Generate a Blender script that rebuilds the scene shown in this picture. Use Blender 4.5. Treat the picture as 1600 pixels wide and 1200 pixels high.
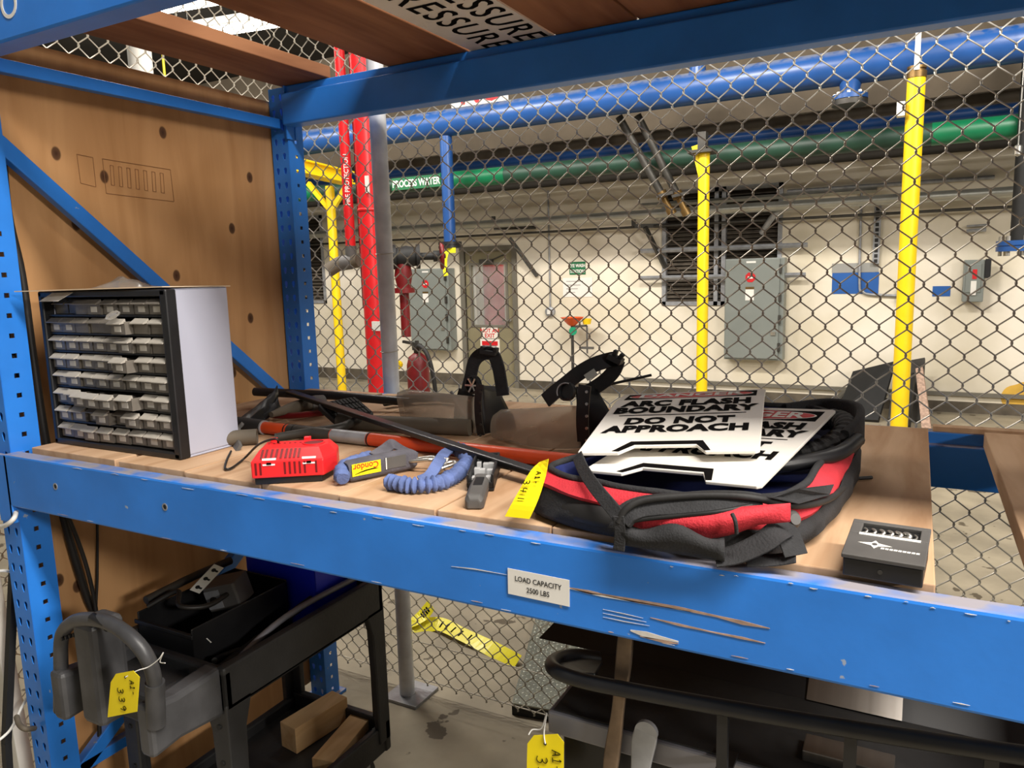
import bpy, bmesh, math, random
from mathutils import Vector, Matrix, noise

for o in list(bpy.data.objects):
    bpy.data.objects.remove(o)
scene = bpy.context.scene
COL = scene.collection
RND = random.Random(7)

# ------------------------------------------------------------------ camera
CAM = Vector((0, 0, 1.69))
CX = Vector((0.88129182, 0.47176806, -0.0275614))     # camera right
CY = Vector((0.04638049, -0.1443874, -0.98843368))    # camera down
CZ = Vector((-0.47029095, 0.8698202, -0.14912826))    # camera forward
FPX = 1176.06
cam = bpy.data.cameras.new('camera')
cam.sensor_width = 36.0
cam.lens = FPX / 1600 * 36.0
cam.clip_start = 0.02
cam_o = bpy.data.objects.new('camera', cam)
COL.objects.link(cam_o)
m = Matrix((CX, -CY, -CZ)).transposed().to_4x4()
m.translation = CAM
cam_o.matrix_world = m
scene.camera = cam_o

# ------------------------------------------------------------------ world, lights, exposure
w = bpy.data.worlds.new('hall_air')
scene.world = w
w.use_nodes = True
w.node_tree.nodes['Background'].inputs[0].default_value = (1.0, 0.93, 0.82, 1)
w.node_tree.nodes['Background'].inputs[1].default_value = 0.14
scene.view_settings.view_transform = 'Standard'
scene.view_settings.look = 'None'
scene.view_settings.gamma = 1
scene.view_settings.use_curve_mapping = False
scene.view_settings.exposure = 0.08


def area(name, loc, target, sx, sy, power, col=(1, .94, .86)):
    l = bpy.data.lights.new(name, 'AREA')
    l.shape = 'RECTANGLE'
    l.size = sx
    l.size_y = sy
    l.energy = power
    l.color = col
    o = bpy.data.objects.new(name, l)
    COL.objects.link(o)
    o.location = loc
    o.rotation_euler = (Vector(target) - Vector(loc)).to_track_quat('-Z', 'Y').to_euler()
    return o


area('aisle_lamp', (2.3, 0.14, 4.7), (2.3, 0.14, 0), 4.4, 0.5, 470)        # long fluorescent row over the aisle
area('aisle_lamp', (9.0, -2.6, 4.5), (-1.0, 1.3, 1.4), 1.4, 0.6, 430)
for lx in (-8.2, -5.0, -1.8, 1.4):
    area('wall_fill', (lx, 5.2, 4.62), (lx, 9.5, 1.6), 1.2, 0.25, 118)  # unseen tilted lights, added to brighten the far wall but not the shelf
    area('hall_lamp', (lx, 4.6, 4.62), (lx, 4.9, 0), 1.2, 0.25, 30)
area('hall_lamp', (-3.4, 3.1, 4.62), (-3.4, 3.2, 0), 1.2, 0.25, 140)

# ------------------------------------------------------------------ pixel helpers (photo 1600x1200 -> world, at a chosen real depth)
def ray(u, v):
    a, b = (u - 800) / FPX, (v - 600) / FPX
    return CX * a + CY * b + CZ


def PY(u, v, y):
    d = ray(u, v)
    return CAM + d * (y / d.y)


def PX(u, v, x):
    d = ray(u, v)
    return CAM + d * (x / d.x)


def PZ(u, v, z):
    d = ray(u, v)
    return CAM + d * ((z - CAM.z) / d.z)


def PD(u, v, dist):
    return CAM + ray(u, v) * dist


# ------------------------------------------------------------------ mesh builder
ORG = {}
V = Vector


def frame(o, ux, uy):
    """matrix with origin o, x axis ux, y axis close to uy"""
    ux = V(ux).normalized()
    uz = ux.cross(V(uy)).normalized()
    uy = uz.cross(ux)
    mm = Matrix((ux, uy, uz)).transposed().to_4x4()
    mm.translation = V(o)
    return mm


class MB:
    def __init__(s, xf=None):
        s.v = []
        s.f = []
        s.xf = xf

    def add(s, vs, fs):
        n = len(s.v)
        s.v += [V(p) for p in vs]
        s.f += [tuple(i + n for i in f) for f in fs]
        return s

    def box(s, lo, hi):
        (a, b, c), (d, e, f) = lo, hi
        if a > d: a, d = d, a
        if b > e: b, e = e, b
        if c > f: c, f = f, c
        return s.add([(a, b, c), (d, b, c), (d, e, c), (a, e, c), (a, b, f), (d, b, f), (d, e, f), (a, e, f)],
                     [(3, 2, 1, 0), (4, 5, 6, 7), (0, 1, 5, 4), (1, 2, 6, 5), (2, 3, 7, 6), (3, 0, 4, 7)])

    def obox(s, a, b, w, h, up=(0, 0, 1)):
        """bar from a to b with width w (sideways) and height h (along up)"""
        a, b = V(a), V(b)
        d = (b - a).normalized()
        side = d.cross(V(up)).normalized()
        u = side.cross(d)
        p = []
        for c in (a, b):
            p += [c - side * w / 2 - u * h / 2, c + side * w / 2 - u * h / 2, c + side * w / 2 + u * h / 2, c - side * w / 2 + u * h / 2]
        return s.add(p, [(0, 1, 2, 3), (7, 6, 5, 4), (0, 4, 5, 1), (1, 5, 6, 2), (2, 6, 7, 3), (3, 7, 4, 0)])

    def prism(s, poly, d, z0=0.0):
        """poly in the xy plane, extruded along z from z0 to z0+d (use xf to place)"""
        n = len(poly)
        vs = [(x, y, z0) for x, y in poly] + [(x, y, z0 + d) for x, y in poly]
        fs = [tuple(range(n - 1, -1, -1)), tuple(range(n, 2 * n))]
        fs += [(i, (i + 1) % n, n + (i + 1) % n, n + i) for i in range(n)]
        return s.add(vs, fs)

    def slab(s, pts, thick, nrm=None):
        """polygon through pts (3-D), given thickness along -normal"""
        pts = [V(p) for p in pts]
        if nrm is None:
            nrm = (pts[1] - pts[0]).cross(pts[-1] - pts[0]).normalized()
        nrm = V(nrm)
        n = len(pts)
        vs = pts + [p - nrm * thick for p in pts]
        fs = [tuple(range(n)), tuple(range(2 * n - 1, n - 1, -1))]
        fs += [((i + 1) % n, i, n + i, n + (i + 1) % n) for i in range(n)]
        return s.add(vs, fs)

    def sweep(s, pts, prof, up=(0, 0, 1), closed=False, scales=None, cap=True, ups=None):
        pts = [V(p) for p in pts]
        n, k = len(pts), len(prof)
        vs = []
        u = V(up)
        for i, p in enumerate(pts):
            if closed:
                t = pts[(i + 1) % n] - pts[i - 1]
            else:
                t = pts[min(i + 1, n - 1)] - pts[max(i - 1, 0)]
            t = t.normalized() if t.length > 1e-9 else V((1, 0, 0))
            uu = V(ups[i]) if ups else u
            side = t.cross(uu)
            if side.length < 1e-5:
                side = t.cross(V((0.3, 0.9, 0.2)))
            side.normalize()
            upv = side.cross(t)
            if not ups:
                u = upv          # parallel transport
            sc = scales[i] if scales else 1.0
            vs += [p + side * a * sc + upv * b * sc for a, b in prof]
        fs = []
        m_ = n if closed else n - 1
        for i in range(m_):
            j = (i + 1) % n
            for a in range(k):
                b = (a + 1) % k
                fs.append((i * k + a, i * k + b, j * k + b, j * k + a))
        if cap and not closed:
            fs.append(tuple(range(k - 1, -1, -1)))
            fs.append(tuple((n - 1) * k + a for a in range(k)))
        return s.add(vs, fs)

    def tube(s, pts, r, seg=10, closed=False, up=(0, 0, 1), cap=True):
        if isinstance(r, (int, float)):
            rs = None
            r0 = r
        else:
            r0 = 1.0
            rs = list(r)
        prof = [(math.cos(2 * math.pi * i / seg) * r0, math.sin(2 * math.pi * i / seg) * r0) for i in range(seg)]
        pts = [V(p) for p in pts]
        d = pts[1] - pts[0]
        if abs(d.normalized().dot(V(up))) > .9:
            up = (0.1, 1, 0.05)
        return s.sweep(pts, prof, up, closed, rs, cap)

    def lathe(s, prof, o, ax, seg=20, cap=True):
        """prof = [(radius, distance along ax)]"""
        ax = V(ax).normalized()
        sd = ax.orthogonal().normalized()
        up = ax.cross(sd)
        o = V(o)
        vs = []
        for r, h in prof:
            for i in range(seg):
                a = 2 * math.pi * i / seg
                vs.append(o + ax * h + sd * math.cos(a) * r + up * math.sin(a) * r)
        fs = []
        for j in range(len(prof) - 1):
            for i in range(seg):
                b = (i + 1) % seg
                fs.append((j * seg + i, j * seg + b, (j + 1) * seg + b, (j + 1) * seg + i))
        if cap:
            fs.append(tuple(range(seg - 1, -1, -1)))
            fs.append(tuple((len(prof) - 1) * seg + i for i in range(seg)))
        return s.add(vs, fs)

    def grid(s, rows, close_u=False):
        """rows: list of equal-length point lists"""
        n, k = len(rows), len(rows[0])
        vs = [p for r in rows for p in r]
        fs = []
        for i in range(n - 1):
            for j in range(k if close_u else k - 1):
                b = (j + 1) % k
                fs.append((i * k + j, i * k + b, (i + 1) * k + b, (i + 1) * k + j))
        return s.add(vs, fs)

    def mesh(s, name, off=V((0, 0, 0)), smooth=False):
        me = bpy.data.meshes.new(name)
        vs = [(s.xf @ p if s.xf else p) - off for p in s.v]
        me.from_pydata([tuple(p) for p in vs], [], s.f)
        me.validate()
        bm = bmesh.new()
        bm.from_mesh(me)
        bmesh.ops.recalc_face_normals(bm, faces=bm.faces)
        bm.to_mesh(me)
        bm.free()
        if smooth:
            me.polygons.foreach_set('use_smooth', [True] * len(me.polygons))
            try:
                me.set_sharp_from_angle(angle=math.radians(50))
            except Exception:
                pass
        return me

    def build(s, name, mt, parent=None, smooth=False, bevel=0, solid=0, subd=0):
        if parent is not None:
            off = ORG[parent.name]
        else:
            ws = [(s.xf @ p if s.xf else p) for p in s.v]
            zs = min(p.z for p in ws)
            off = V((sum(p.x for p in ws) / len(ws), sum(p.y for p in ws) / len(ws), zs))
        me = s.mesh(name, off, smooth)
        me.materials.append(mt)
        o = bpy.data.objects.new(name, me)
        COL.objects.link(o)
        ORG[o.name] = off.copy()
        if parent is not None:
            o.parent = parent
        else:
            o.location = off
        if solid:
            md = o.modifiers.new('solid', 'SOLIDIFY')
            md.thickness = solid
            md.offset = 0
        if subd:
            md = o.modifiers.new('sub', 'SUBSURF')
            md.levels = md.render_levels = subd
        if bevel:
            md = o.modifiers.new('bevel', 'BEVEL')
            md.width = bevel
            md.segments = 2
            md.limit_method = 'ANGLE'
            md.angle_limit = math.radians(40)
        return o


def tag(o, label=None, cat=None, group=None, kind=None):
    if label: o['label'] = label
    if cat: o['category'] = cat
    if group: o['group'] = group
    if kind: o['kind'] = kind
    return o


def thing(name, label, cat, loc, group=None):
    o = bpy.data.objects.new(name, None)
    COL.objects.link(o)
    o.empty_display_size = 0.05
    o.location = V(loc)
    ORG[o.name] = V(loc)
    return tag(o, label, cat, group)


def struct_empty(name, loc):
    o = thing(name, None, None, loc)
    o['kind'] = 'structure'
    return o


def struct(o):
    o['kind'] = 'structure'
    return o


def inst(src, name, parent, loc_world, mt=None):
    """another object that shares src's mesh, its own origin put at loc_world"""
    o = bpy.data.objects.new(name, src.data if hasattr(src, 'data') else src)
    COL.objects.link(o)
    o.parent = parent
    o.location = V(loc_world) - ORG[parent.name]
    ORG[o.name] = V(loc_world)
    return o


def smooth_path(pts, n=8, closed=False):
    """Catmull-Rom through pts"""
    pts = [V(p) for p in pts]
    out = []
    k = len(pts)
    for i in range(k if closed else k - 1):
        if closed:
            a, b, c, d = pts[i - 1], pts[i], pts[(i + 1) % k], pts[(i + 2) % k]
        else:
            a, b, c, d = pts[max(i - 1, 0)], pts[i], pts[i + 1], pts[min(i + 2, k - 1)]
        for j in range(n):
            t = j / n
            out.append(.5 * ((2 * b) + (c - a) * t + (2 * a - 5 * b + 4 * c - d) * t * t + (3 * b - a - 3 * c + d) * t ** 3))
    if not closed:
        out.append(pts[-1])
    return out


def rrect(w, h, r, n=4):
    """rounded rectangle outline, centred"""
    out = []
    for cx, cy, a0 in ((w / 2 - r, h / 2 - r, 0), (-w / 2 + r, h / 2 - r, 90), (-w / 2 + r, -h / 2 + r, 180), (w / 2 - r, -h / 2 + r, 270)):
        for i in range(n + 1):
            a = math.radians(a0 + 90 * i / n)
            out.append((cx + r * math.cos(a), cy + r * math.sin(a)))
    return out


def text(name, body, size, mtx, mt, parent, bold=0.0, shear=0.0, sx=1.0, align='CENTER', depth=0.0006, space=1.0):
    """flat lettering, its baseline centre at mtx's origin, reading along x, facing z"""
    cu = bpy.data.curves.new(name, 'FONT')
    cu.body = body
    cu.size = size
    cu.align_x = align
    cu.offset = bold
    cu.shear = shear
    cu.space_character = space
    cu.resolution_u = 3
    tmp = bpy.data.objects.new('tmp_text', cu)
    COL.objects.link(tmp)
    bpy.context.view_layer.update()
    me = bpy.data.meshes.new_from_object(tmp)
    bpy.data.objects.remove(tmp)
    bpy.data.curves.remove(cu)
    b = MB(mtx)
    b.v = [V((p.co.x * sx, p.co.y, depth)) for p in me.vertices]
    b.f = [tuple(p.vertices) for p in me.polygons]
    bpy.data.meshes.remove(me)
    if not b.v:
        return None
    # flat print: one thin layer of ink
    o = b.build(name, mt, parent)
    return o


# ------------------------------------------------------------------ materials
def lin(c):
    return tuple(((x / 255) / 12.92 if x / 255 <= .04045 else ((x / 255 + .055) / 1.055) ** 2.4) for x in c)


def pm(name, rgb, rough=.5, metal=0.0, var=.12, vs=6.0, bump=0.0, bs=60.0, stretch=(1, 1, 1), rgb2=None, lo=.35, hi=.65,
       dust=None, dust_amt=0.0, dust_lo=.75, dust_hi=.95, spec=.5, chips=None, chip_t=.7, chip_s=25):
    mt = bpy.data.materials.new(name)
    mt.use_nodes = True
    nt = mt.node_tree
    N = nt.nodes
    Lk = nt.links.new
    bs_ = N['Principled BSDF']
    bs_.inputs['Roughness'].default_value = rough
    bs_.inputs['Metallic'].default_value = metal
    bs_.inputs['Specular IOR Level'].default_value = spec
    c = lin(rgb)
    c1 = tuple(min(1, x * (1 - var)) for x in c)
    c2 = lin(rgb2) if rgb2 else tuple(min(1, x * (1 + var)) for x in c)
    tc = N.new('ShaderNodeTexCoord')
    mp = N.new('ShaderNodeMapping')
    mp.inputs['Scale'].default_value = stretch
    Lk(tc.outputs['Object'], mp.inputs[0])
    nz = N.new('ShaderNodeTexNoise')
    nz.inputs['Scale'].default_value = vs
    nz.inputs['Detail'].default_value = 6
    Lk(mp.outputs[0], nz.inputs['Vector'])
    rp = N.new('ShaderNodeValToRGB')
    rp.color_ramp.elements[0].position = lo
    rp.color_ramp.elements[1].position = hi
    rp.color_ramp.elements[0].color = (*c1, 1)
    rp.color_ramp.elements[1].color = (*c2, 1)
    Lk(nz.outputs[0], rp.inputs[0])
    out = rp.outputs[0]
    if chips:
        n2 = N.new('ShaderNodeTexNoise')
        n2.inputs['Scale'].default_value = chip_s
        n2.inputs['Detail'].default_value = 4
        Lk(tc.outputs['Object'], n2.inputs['Vector'])
        r2 = N.new('ShaderNodeValToRGB')
        r2.color_ramp.elements[0].position = chip_t
        r2.color_ramp.elements[1].position = chip_t + .02
        Lk(n2.outputs[0], r2.inputs[0])
        mx = N.new('ShaderNodeMixRGB')
        mx.inputs[2].default_value = (*lin(chips), 1)
        Lk(r2.outputs[0], mx.inputs[0])
        Lk(out, mx.inputs[1])
        out = mx.outputs[0]
    if dust:
        g = N.new('ShaderNodeNewGeometry')
        sx = N.new('ShaderNodeSeparateXYZ')
        Lk(g.outputs['Normal'], sx.inputs[0])
        mr = N.new('ShaderNodeMapRange')
        mr.inputs[1].default_value = dust_lo
        mr.inputs[2].default_value = dust_hi
        mr.inputs[4].default_value = dust_amt
        Lk(sx.outputs[2], mr.inputs[0])
        mu = N.new('ShaderNodeMath')
        mu.operation = 'MULTIPLY'
        n3 = N.new('ShaderNodeTexNoise')
        n3.inputs['Scale'].default_value = 14
        Lk(tc.outputs['Object'], n3.inputs['Vector'])
        m3 = N.new('ShaderNodeMapRange')
        m3.inputs[1].default_value = .3
        m3.inputs[2].default_value = .55
        Lk(n3.outputs[0], m3.inputs[0])
        Lk(mr.outputs[0], mu.inputs[0])
        Lk(m3.outputs[0], mu.inputs[1])
        mx = N.new('ShaderNodeMixRGB')
        mx.inputs[2].default_value = (*lin(dust), 1)
        Lk(mu.outputs[0], mx.inputs[0])
        Lk(out, mx.inputs[1])
        out = mx.outputs[0]
    Lk(out, bs_.inputs['Base Color'])
    if bump:
        nb = N.new('ShaderNodeTexNoise')
        nb.inputs['Scale'].default_value = bs
        nb.inputs['Detail'].default_value = 4
        Lk(mp.outputs[0], nb.inputs['Vector'])
        bp = N.new('ShaderNodeBump')
        bp.inputs['Strength'].default_value = bump
        bp.inputs['Distance'].default_value = .004
        Lk(nb.outputs[0], bp.inputs['Height'])
        Lk(bp.outputs[0], bs_.inputs['Normal'])
    return mt


def wood(name, rgb, rgb_dark, axis='y', grain=9.0, knots=True, rough=.7, knot_scale=3.2, knot_r=.075):
    """sawn or rotary-cut wood: long grain along axis, a few dark knots"""
    mt = bpy.data.materials.new(name)
    mt.use_nodes = True
    nt = mt.node_tree
    N = nt.nodes
    Lk = nt.links.new
    b = N['Principled BSDF']
    b.inputs['Roughness'].default_value = rough
    b.inputs['Specular IOR Level'].default_value = .3
    tc = N.new('ShaderNodeTexCoord')
    mp = N.new('ShaderNodeMapping')
    sc = {'x': (.12, 1, 1), 'y': (1, .12, 1), 'z': (1, 1, .12)}[axis]
    mp.inputs['Scale'].default_value = sc
    Lk(tc.outputs['Object'], mp.inputs[0])
    nz = N.new('ShaderNodeTexNoise')
    nz.inputs['Scale'].default_value = grain * 2
    nz.inputs['Detail'].default_value = 8
    nz.inputs['Distortion'].default_value = .6
    Lk(mp.outputs[0], nz.inputs['Vector'])
    rp = N.new('ShaderNodeValToRGB')
    rp.color_ramp.elements[0].position = .3
    rp.color_ramp.elements[1].position = .68
    rp.color_ramp.elements[0].color = (*lin(rgb_dark), 1)
    rp.color_ramp.elements[1].color = (*lin(rgb), 1)
    Lk(nz.outputs[0], rp.inputs[0])
    out = rp.outputs[0]
    big = N.new('ShaderNodeTexNoise')
    big.inputs['Scale'].default_value = 2.3
    Lk(tc.outputs['Object'], big.inputs['Vector'])
    mb = N.new('ShaderNodeMixRGB')
    mb.blend_type = 'MULTIPLY'
    mr0 = N.new('ShaderNodeMapRange')
    mr0.inputs[1].default_value = .35
    mr0.inputs[2].default_value = .7
    mr0.inputs[3].default_value = .0
    mr0.inputs[4].default_value = .45
    Lk(big.outputs[0], mr0.inputs[0])
    Lk(mr0.outputs[0], mb.inputs[0])
    Lk(out, mb.inputs[1])
    mb.inputs[2].default_value = (.6, .52, .45, 1)
    out = mb.outputs[0]
    if knots:
        sp_ = N.new('ShaderNodeSeparateXYZ')
        Lk(tc.outputs['Object'], sp_.inputs[0])
        mk = N.new('ShaderNodeCombineXYZ')
        ia, ib = {'x': (1, 0), 'y': (0, 1), 'z': (1, 2)}[axis]
        sq = N.new('ShaderNodeMath')
        sq.operation = 'MULTIPLY'
        sq.inputs[1].default_value = .7
        Lk(sp_.outputs[ib], sq.inputs[0])
        Lk(sp_.outputs[ia], mk.inputs[0])
        Lk(sq.outputs[0], mk.inputs[1])
        vo = N.new('ShaderNodeTexVoronoi')
        vo.voronoi_dimensions = '2D'
        vo.inputs['Scale'].default_value = knot_scale
        vo.inputs['Randomness'].default_value = 1
        Lk(mk.outputs[0], vo.inputs['Vector'])
        kr = N.new('ShaderNodeValToRGB')
        e = kr.color_ramp.elements
        e[0].position = 0
        e[0].color = (1, 1, 1, 1)
        e[1].position = knot_r * 1.3
        e[1].color = (0, 0, 0, 1)
        k2 = kr.color_ramp.elements.new(knot_r)
        k2.color = (.85, .85, .85, 1)
        Lk(vo.outputs['Distance'], kr.inputs[0])
        mx = N.new('ShaderNodeMixRGB')
        mx.inputs[2].default_value = (*lin((62, 34, 18)), 1)
        Lk(kr.outputs[0], mx.inputs[0])
        Lk(out, mx.inputs[1])
        out = mx.outputs[0]
    Lk(out, b.inputs['Base Color'])
    bp = N.new('ShaderNodeBump')
    bp.inputs['Strength'].default_value = .25
    bp.inputs['Distance'].default_value = .002
    Lk(nz.outputs[0], bp.inputs['Height'])
    Lk(bp.outputs[0], b.inputs['Normal'])
    return mt


def clear(name, rgb, alpha, rough=.08):
    mt = bpy.data.materials.new(name)
    mt.use_nodes = True
    nt = mt.node_tree
    N = nt.nodes
    b = N['Principled BSDF']
    b.inputs['Base Color'].default_value = (*lin(rgb), 1)
    b.inputs['Roughness'].default_value = rough
    b.inputs['Alpha'].default_value = alpha
    tc = N.new('ShaderNodeTexCoord')
    nz = N.new('ShaderNodeTexNoise')
    nz.inputs['Scale'].default_value = 9
    nt.links.new(tc.outputs['Object'], nz.inputs['Vector'])
    mr = N.new('ShaderNodeMapRange')
    mr.inputs[3].default_value = alpha * .7
    mr.inputs[4].default_value = min(1, alpha * 1.3)
    nt.links.new(nz.outputs[0], mr.inputs[0])
    nt.links.new(mr.outputs[0], b.inputs['Alpha'])
    return mt


def glow(name, rgb, strength):
    mt = bpy.data.materials.new(name)
    mt.use_nodes = True
    b = mt.node_tree.nodes['Principled BSDF']
    b.inputs['Base Color'].default_value = (.8, .8, .8, 1)
    b.inputs['Emission Color'].default_value = (*lin(rgb), 1)
    b.inputs['Emission Strength'].default_value = strength
    return mt


M = {
    'blue': pm('rack_blue_paint', (44, 126, 222), .36, 0, .1, 5, .05, 90, dust=(172, 158, 140), dust_amt=.8, chips=(150, 165, 190), chip_t=.735, chip_s=34),
    'bluedark': pm('rack_blue_paint_plain', (18, 72, 140), .42, 0, .1, 5, .05, 90),
    'ply': wood('plywood_panel', (212, 164, 114), (182, 134, 86), 'z', 5, True, .65, 4.6, .052),
    'plyshelf': wood('plywood_shelf', (216, 182, 148), (176, 136, 100), 'y', 8, False),
    'board': wood('lumber_board', (166, 116, 82), (126, 82, 56), 'y', 8, True, .75, 1.6, .04),
    'pale': wood('pale_lumber', (236, 200, 150), (208, 164, 112), 'y', 12, False),
    'wall': pm('painted_concrete_wall', (226, 216, 192), .75, 0, .1, 1.3, .1, 30, rgb2=(236, 228, 212)),
    'concrete': pm('raw_concrete', (86, 76, 62), .85, 0, .2, 2.2, .2, 25),
    'dirty': pm('soiled_lower_wall', (88, 80, 68), .85, 0, .3, 6, .2, 25),
    'floor': pm('concrete_floor', (150, 140, 120), .7, 0, .22, 3.0, .15, 30, chips=(88, 78, 62), chip_t=.64, chip_s=7),
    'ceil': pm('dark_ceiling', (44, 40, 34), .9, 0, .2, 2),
    'galv': pm('galvanized_steel', (158, 160, 164), .42, .35, .15, 20),
    'post': pm('lit_galvanized_post', (225, 227, 230), .4, .1, .12, 14),  # galvanized copy made brighter for the light falling on one post
    'wire': pm('galvanized_wire', (196, 190, 176), .42, .3, .2, 8),
    'steel': pm('bright_conduit', (176, 176, 168), .38, .6, .1, 6),
    'darksteel': pm('dark_steel', (70, 68, 64), .5, .5, .2, 10),
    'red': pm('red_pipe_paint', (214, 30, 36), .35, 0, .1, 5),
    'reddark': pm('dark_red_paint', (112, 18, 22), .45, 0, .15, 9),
    'yellow': pm('yellow_paint', (246, 208, 22), .4, 0, .06, 6, chips=(120, 95, 30), chip_t=.76, chip_s=16),
    'pipeblue': pm('blue_pipe_paint', (30, 74, 136), .36, 0, .12, 3, dust=(150, 148, 140), dust_amt=.75, dust_lo=.5, dust_hi=1.0),
    'pipegreen': pm('grimy_shaded_green_paint', (24, 58, 44), .5, 0, .2, 4),  # grime, with the shade among the overhead pipes put into the colour
    'greenlit': pm('lit_green_pipe_sleeve', (8, 104, 66), .4, 0, .08, 4),  # brighter green standing in for the lit stretches of the pipe
    'pipedark': pm('lagged_pipe', (92, 83, 70), .7, 0, .25, 5),
    'panel': pm('grey_enamel', (132, 138, 134), .4, .1, .05, 3),
    'doorp': pm('olive_door_paint', (132, 124, 98), .5, 0, .08, 2),
    'doorf': pm('door_frame_paint', (110, 106, 96), .5, 0, .08, 4),
    'slat': pm('louver_slat', (92, 84, 74), .6, .2, .2, 12),
    'dark': pm('near_black', (20, 20, 20), .6, 0, .2, 20),
    'black': pm('black_plastic', (26, 26, 28), .4, 0, .2, 16),
    'blackrub': pm('black_rubber', (34, 33, 33), .65, 0, .25, 20, .1, 120),
    'blackfab': pm('black_nylon_fabric', (40, 40, 42), .85, 0, .25, 30, .35, 300),
    'redfab': pm('red_nylon_fabric', (196, 44, 56), .75, 0, .12, 25, .35, 300),
    'navy': pm('navy_lining', (10, 24, 78), .7, 0, .2, 20),
    'redpl': pm('red_plastic', (232, 40, 44), .32, 0, .04, 10),
    'white': pm('white_print', (232, 230, 224), .5, 0, .03, 10),
    'signw': pm('white_sign_plastic', (232, 226, 214), .38, 0, .05, 4, rgb2=(238, 234, 228)),
    'ink': pm('black_ink', (14, 12, 12), .9, 0, .05, 10, spec=.05),
    'signred': pm('red_ink', (206, 28, 36), .45, 0, .05, 10),
    'signgreen': pm('green_ink', (10, 104, 62), .5, 0, .05, 10),
    'tag': pm('yellow_tag_card', (250, 226, 10), .55, 0, .03, 10),
    'tape': pm('yellow_caution_tape', (232, 220, 40), .35, 0, .08, 14),
    'orange': pm('orange_enamel', (214, 76, 34), .35, 0, .1, 12),
    'orangepl': pm('orange_plastic', (240, 92, 24), .4, 0, .05, 10),
    'grey': pm('grey_plastic', (86, 84, 82), .55, 0, .12, 14),
    'greyblue': pm('pale_grey_enamel', (174, 177, 194), .42, .05, .04, 3),
    'drawer': pm('smoky_drawer_plastic', (118, 112, 104), .35, 0, .12, 20),
    'lip': pm('lit_drawer_lip', (180, 174, 164), .3, 0, .12, 12),  # drawer plastic made lighter: light from above put into the colour
    'label': pm('paper_label', (206, 202, 194), .7, 0, .08, 60),
    'paper': pm('cardboard_sheet', (206, 184, 156), .8, 0, .1, 10),
    'strap': pm('slate_blue_webbing', (90, 108, 158), .8, 0, .2, 30, .3, 250),
    'greystrap': pm('grey_webbing', (84, 82, 90), .8, 0, .2, 30, .3, 250),
    'chrome': pm('bright_metal', (196, 194, 188), .28, .85, .1, 15),
    'iron': pm('worn_iron', (126, 108, 90), .45, .6, .3, 18, chips=(228, 196, 30), chip_t=.70, chip_s=14),
    'cartpl': pm('black_cart_plastic', (40, 40, 41), .5, 0, .2, 10, .15, 90),
    'handlepl': pm('worn_cart_handle', (66, 66, 68), .42, 0, .3, 9, .1, 60),
    'bluebin': pm('blue_bin_plastic', (20, 40, 214), .4, 0, .05, 6),
    'cable': pm('black_cable', (30, 27, 25), .5, 0, .2, 10),
    'whitecable': pm('white_cable', (220, 218, 212), .5, 0, .05, 10),
    'stainless': pm('brushed_stainless', (150, 144, 138), .3, .9, .1, 4, stretch=(14, 1, .3)),
    'blackmet': pm('black_enamel', (34, 34, 36), .35, .1, .15, 6),
    'greymet': pm('grey_metal_lip', (138, 138, 146), .45, .3, .12, 6),
    'diamond': pm('aluminium_tread', (150, 152, 140), .35, .8, .12, 10),
    'visor': clear('clear_visor', (186, 176, 160), .5, .15),
    'glass': clear('door_glass', (200, 205, 205), .2, .03),
    'bag': clear('clear_poly_bag', (190, 184, 174), .45, .2),
    'clearpl': clear('clear_terminal_plastic', (205, 205, 205), .75, .15),
    'rust': pm('bare_rusty_scratch', (178, 150, 132), .6, .2, .25, 40),
    'patchblue': pm('blue_wall_paint', (24, 88, 164), .6, 0, .05, 3),
    'patchgrey': pm('grey_wall_paint', (150, 150, 146), .6, 0, .05, 3),
    'stain': pm('yellow_wall_stain', (216, 172, 70), .75, 0, .15, 5),
    'lamp': glow('fluorescent_tube_glow', (255, 246, 228), 14),
    'lampbody': pm('white_fixture_enamel', (222, 220, 212), .5, 0, .03, 5),
    'eyegreen': pm('eyewash_green', (30, 150, 110), .45, 0, .05, 10),
    'brass': pm('brass', (124, 98, 58), .4, .7, .15, 14),
}

# ================================================================== THE SETTING
WY = 9.55                                   # far wall plane
X0, X1 = -14.0, 6.0
b = MB().box((X0, -4, -.12), (X1, WY, 0))
struct(b.build('floor', M['floor']))
struct(MB().box((X0, 1.6, 4.75), (X1, WY + .3, 4.95)).build('ceiling', M['ceil']))


def wall_holes(name, x0, x1, z0, z1, holes, y, t, mt):
    xs = sorted({x0, x1, *[h[0] for h in holes], *[h[1] for h in holes]})
    zs = sorted({z0, z1, *[h[2] for h in holes], *[h[3] for h in holes]})
    bb = MB()
    for i in range(len(xs) - 1):
        for j in range(len(zs) - 1):
            cx, cz = (xs[i] + xs[i + 1]) / 2, (zs[j] + zs[j + 1]) / 2
            if any(h[0] < cx < h[1] and h[2] < cz < h[3] for h in holes):
                continue
            bb.box((xs[i], y, zs[j]), (xs[i + 1], y + t, zs[j + 1]))
    o = bb.build(name, mt)
    return struct(o)


def WXZ(u, v, y=WY):
    p = PY(u, v, y)
    return p.x, p.z


def wrect(u0, v0, u1, v1, y=WY):
    """upright rectangle on a y-plane: x from the mid-height pixels, z from the mid-width ones"""
    vm, um = (v0 + v1) / 2, (u0 + u1) / 2
    return PY(u0, vm, y).x, PY(u1, vm, y).x, PY(um, v1, y).z, PY(um, v0, y).z


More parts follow.
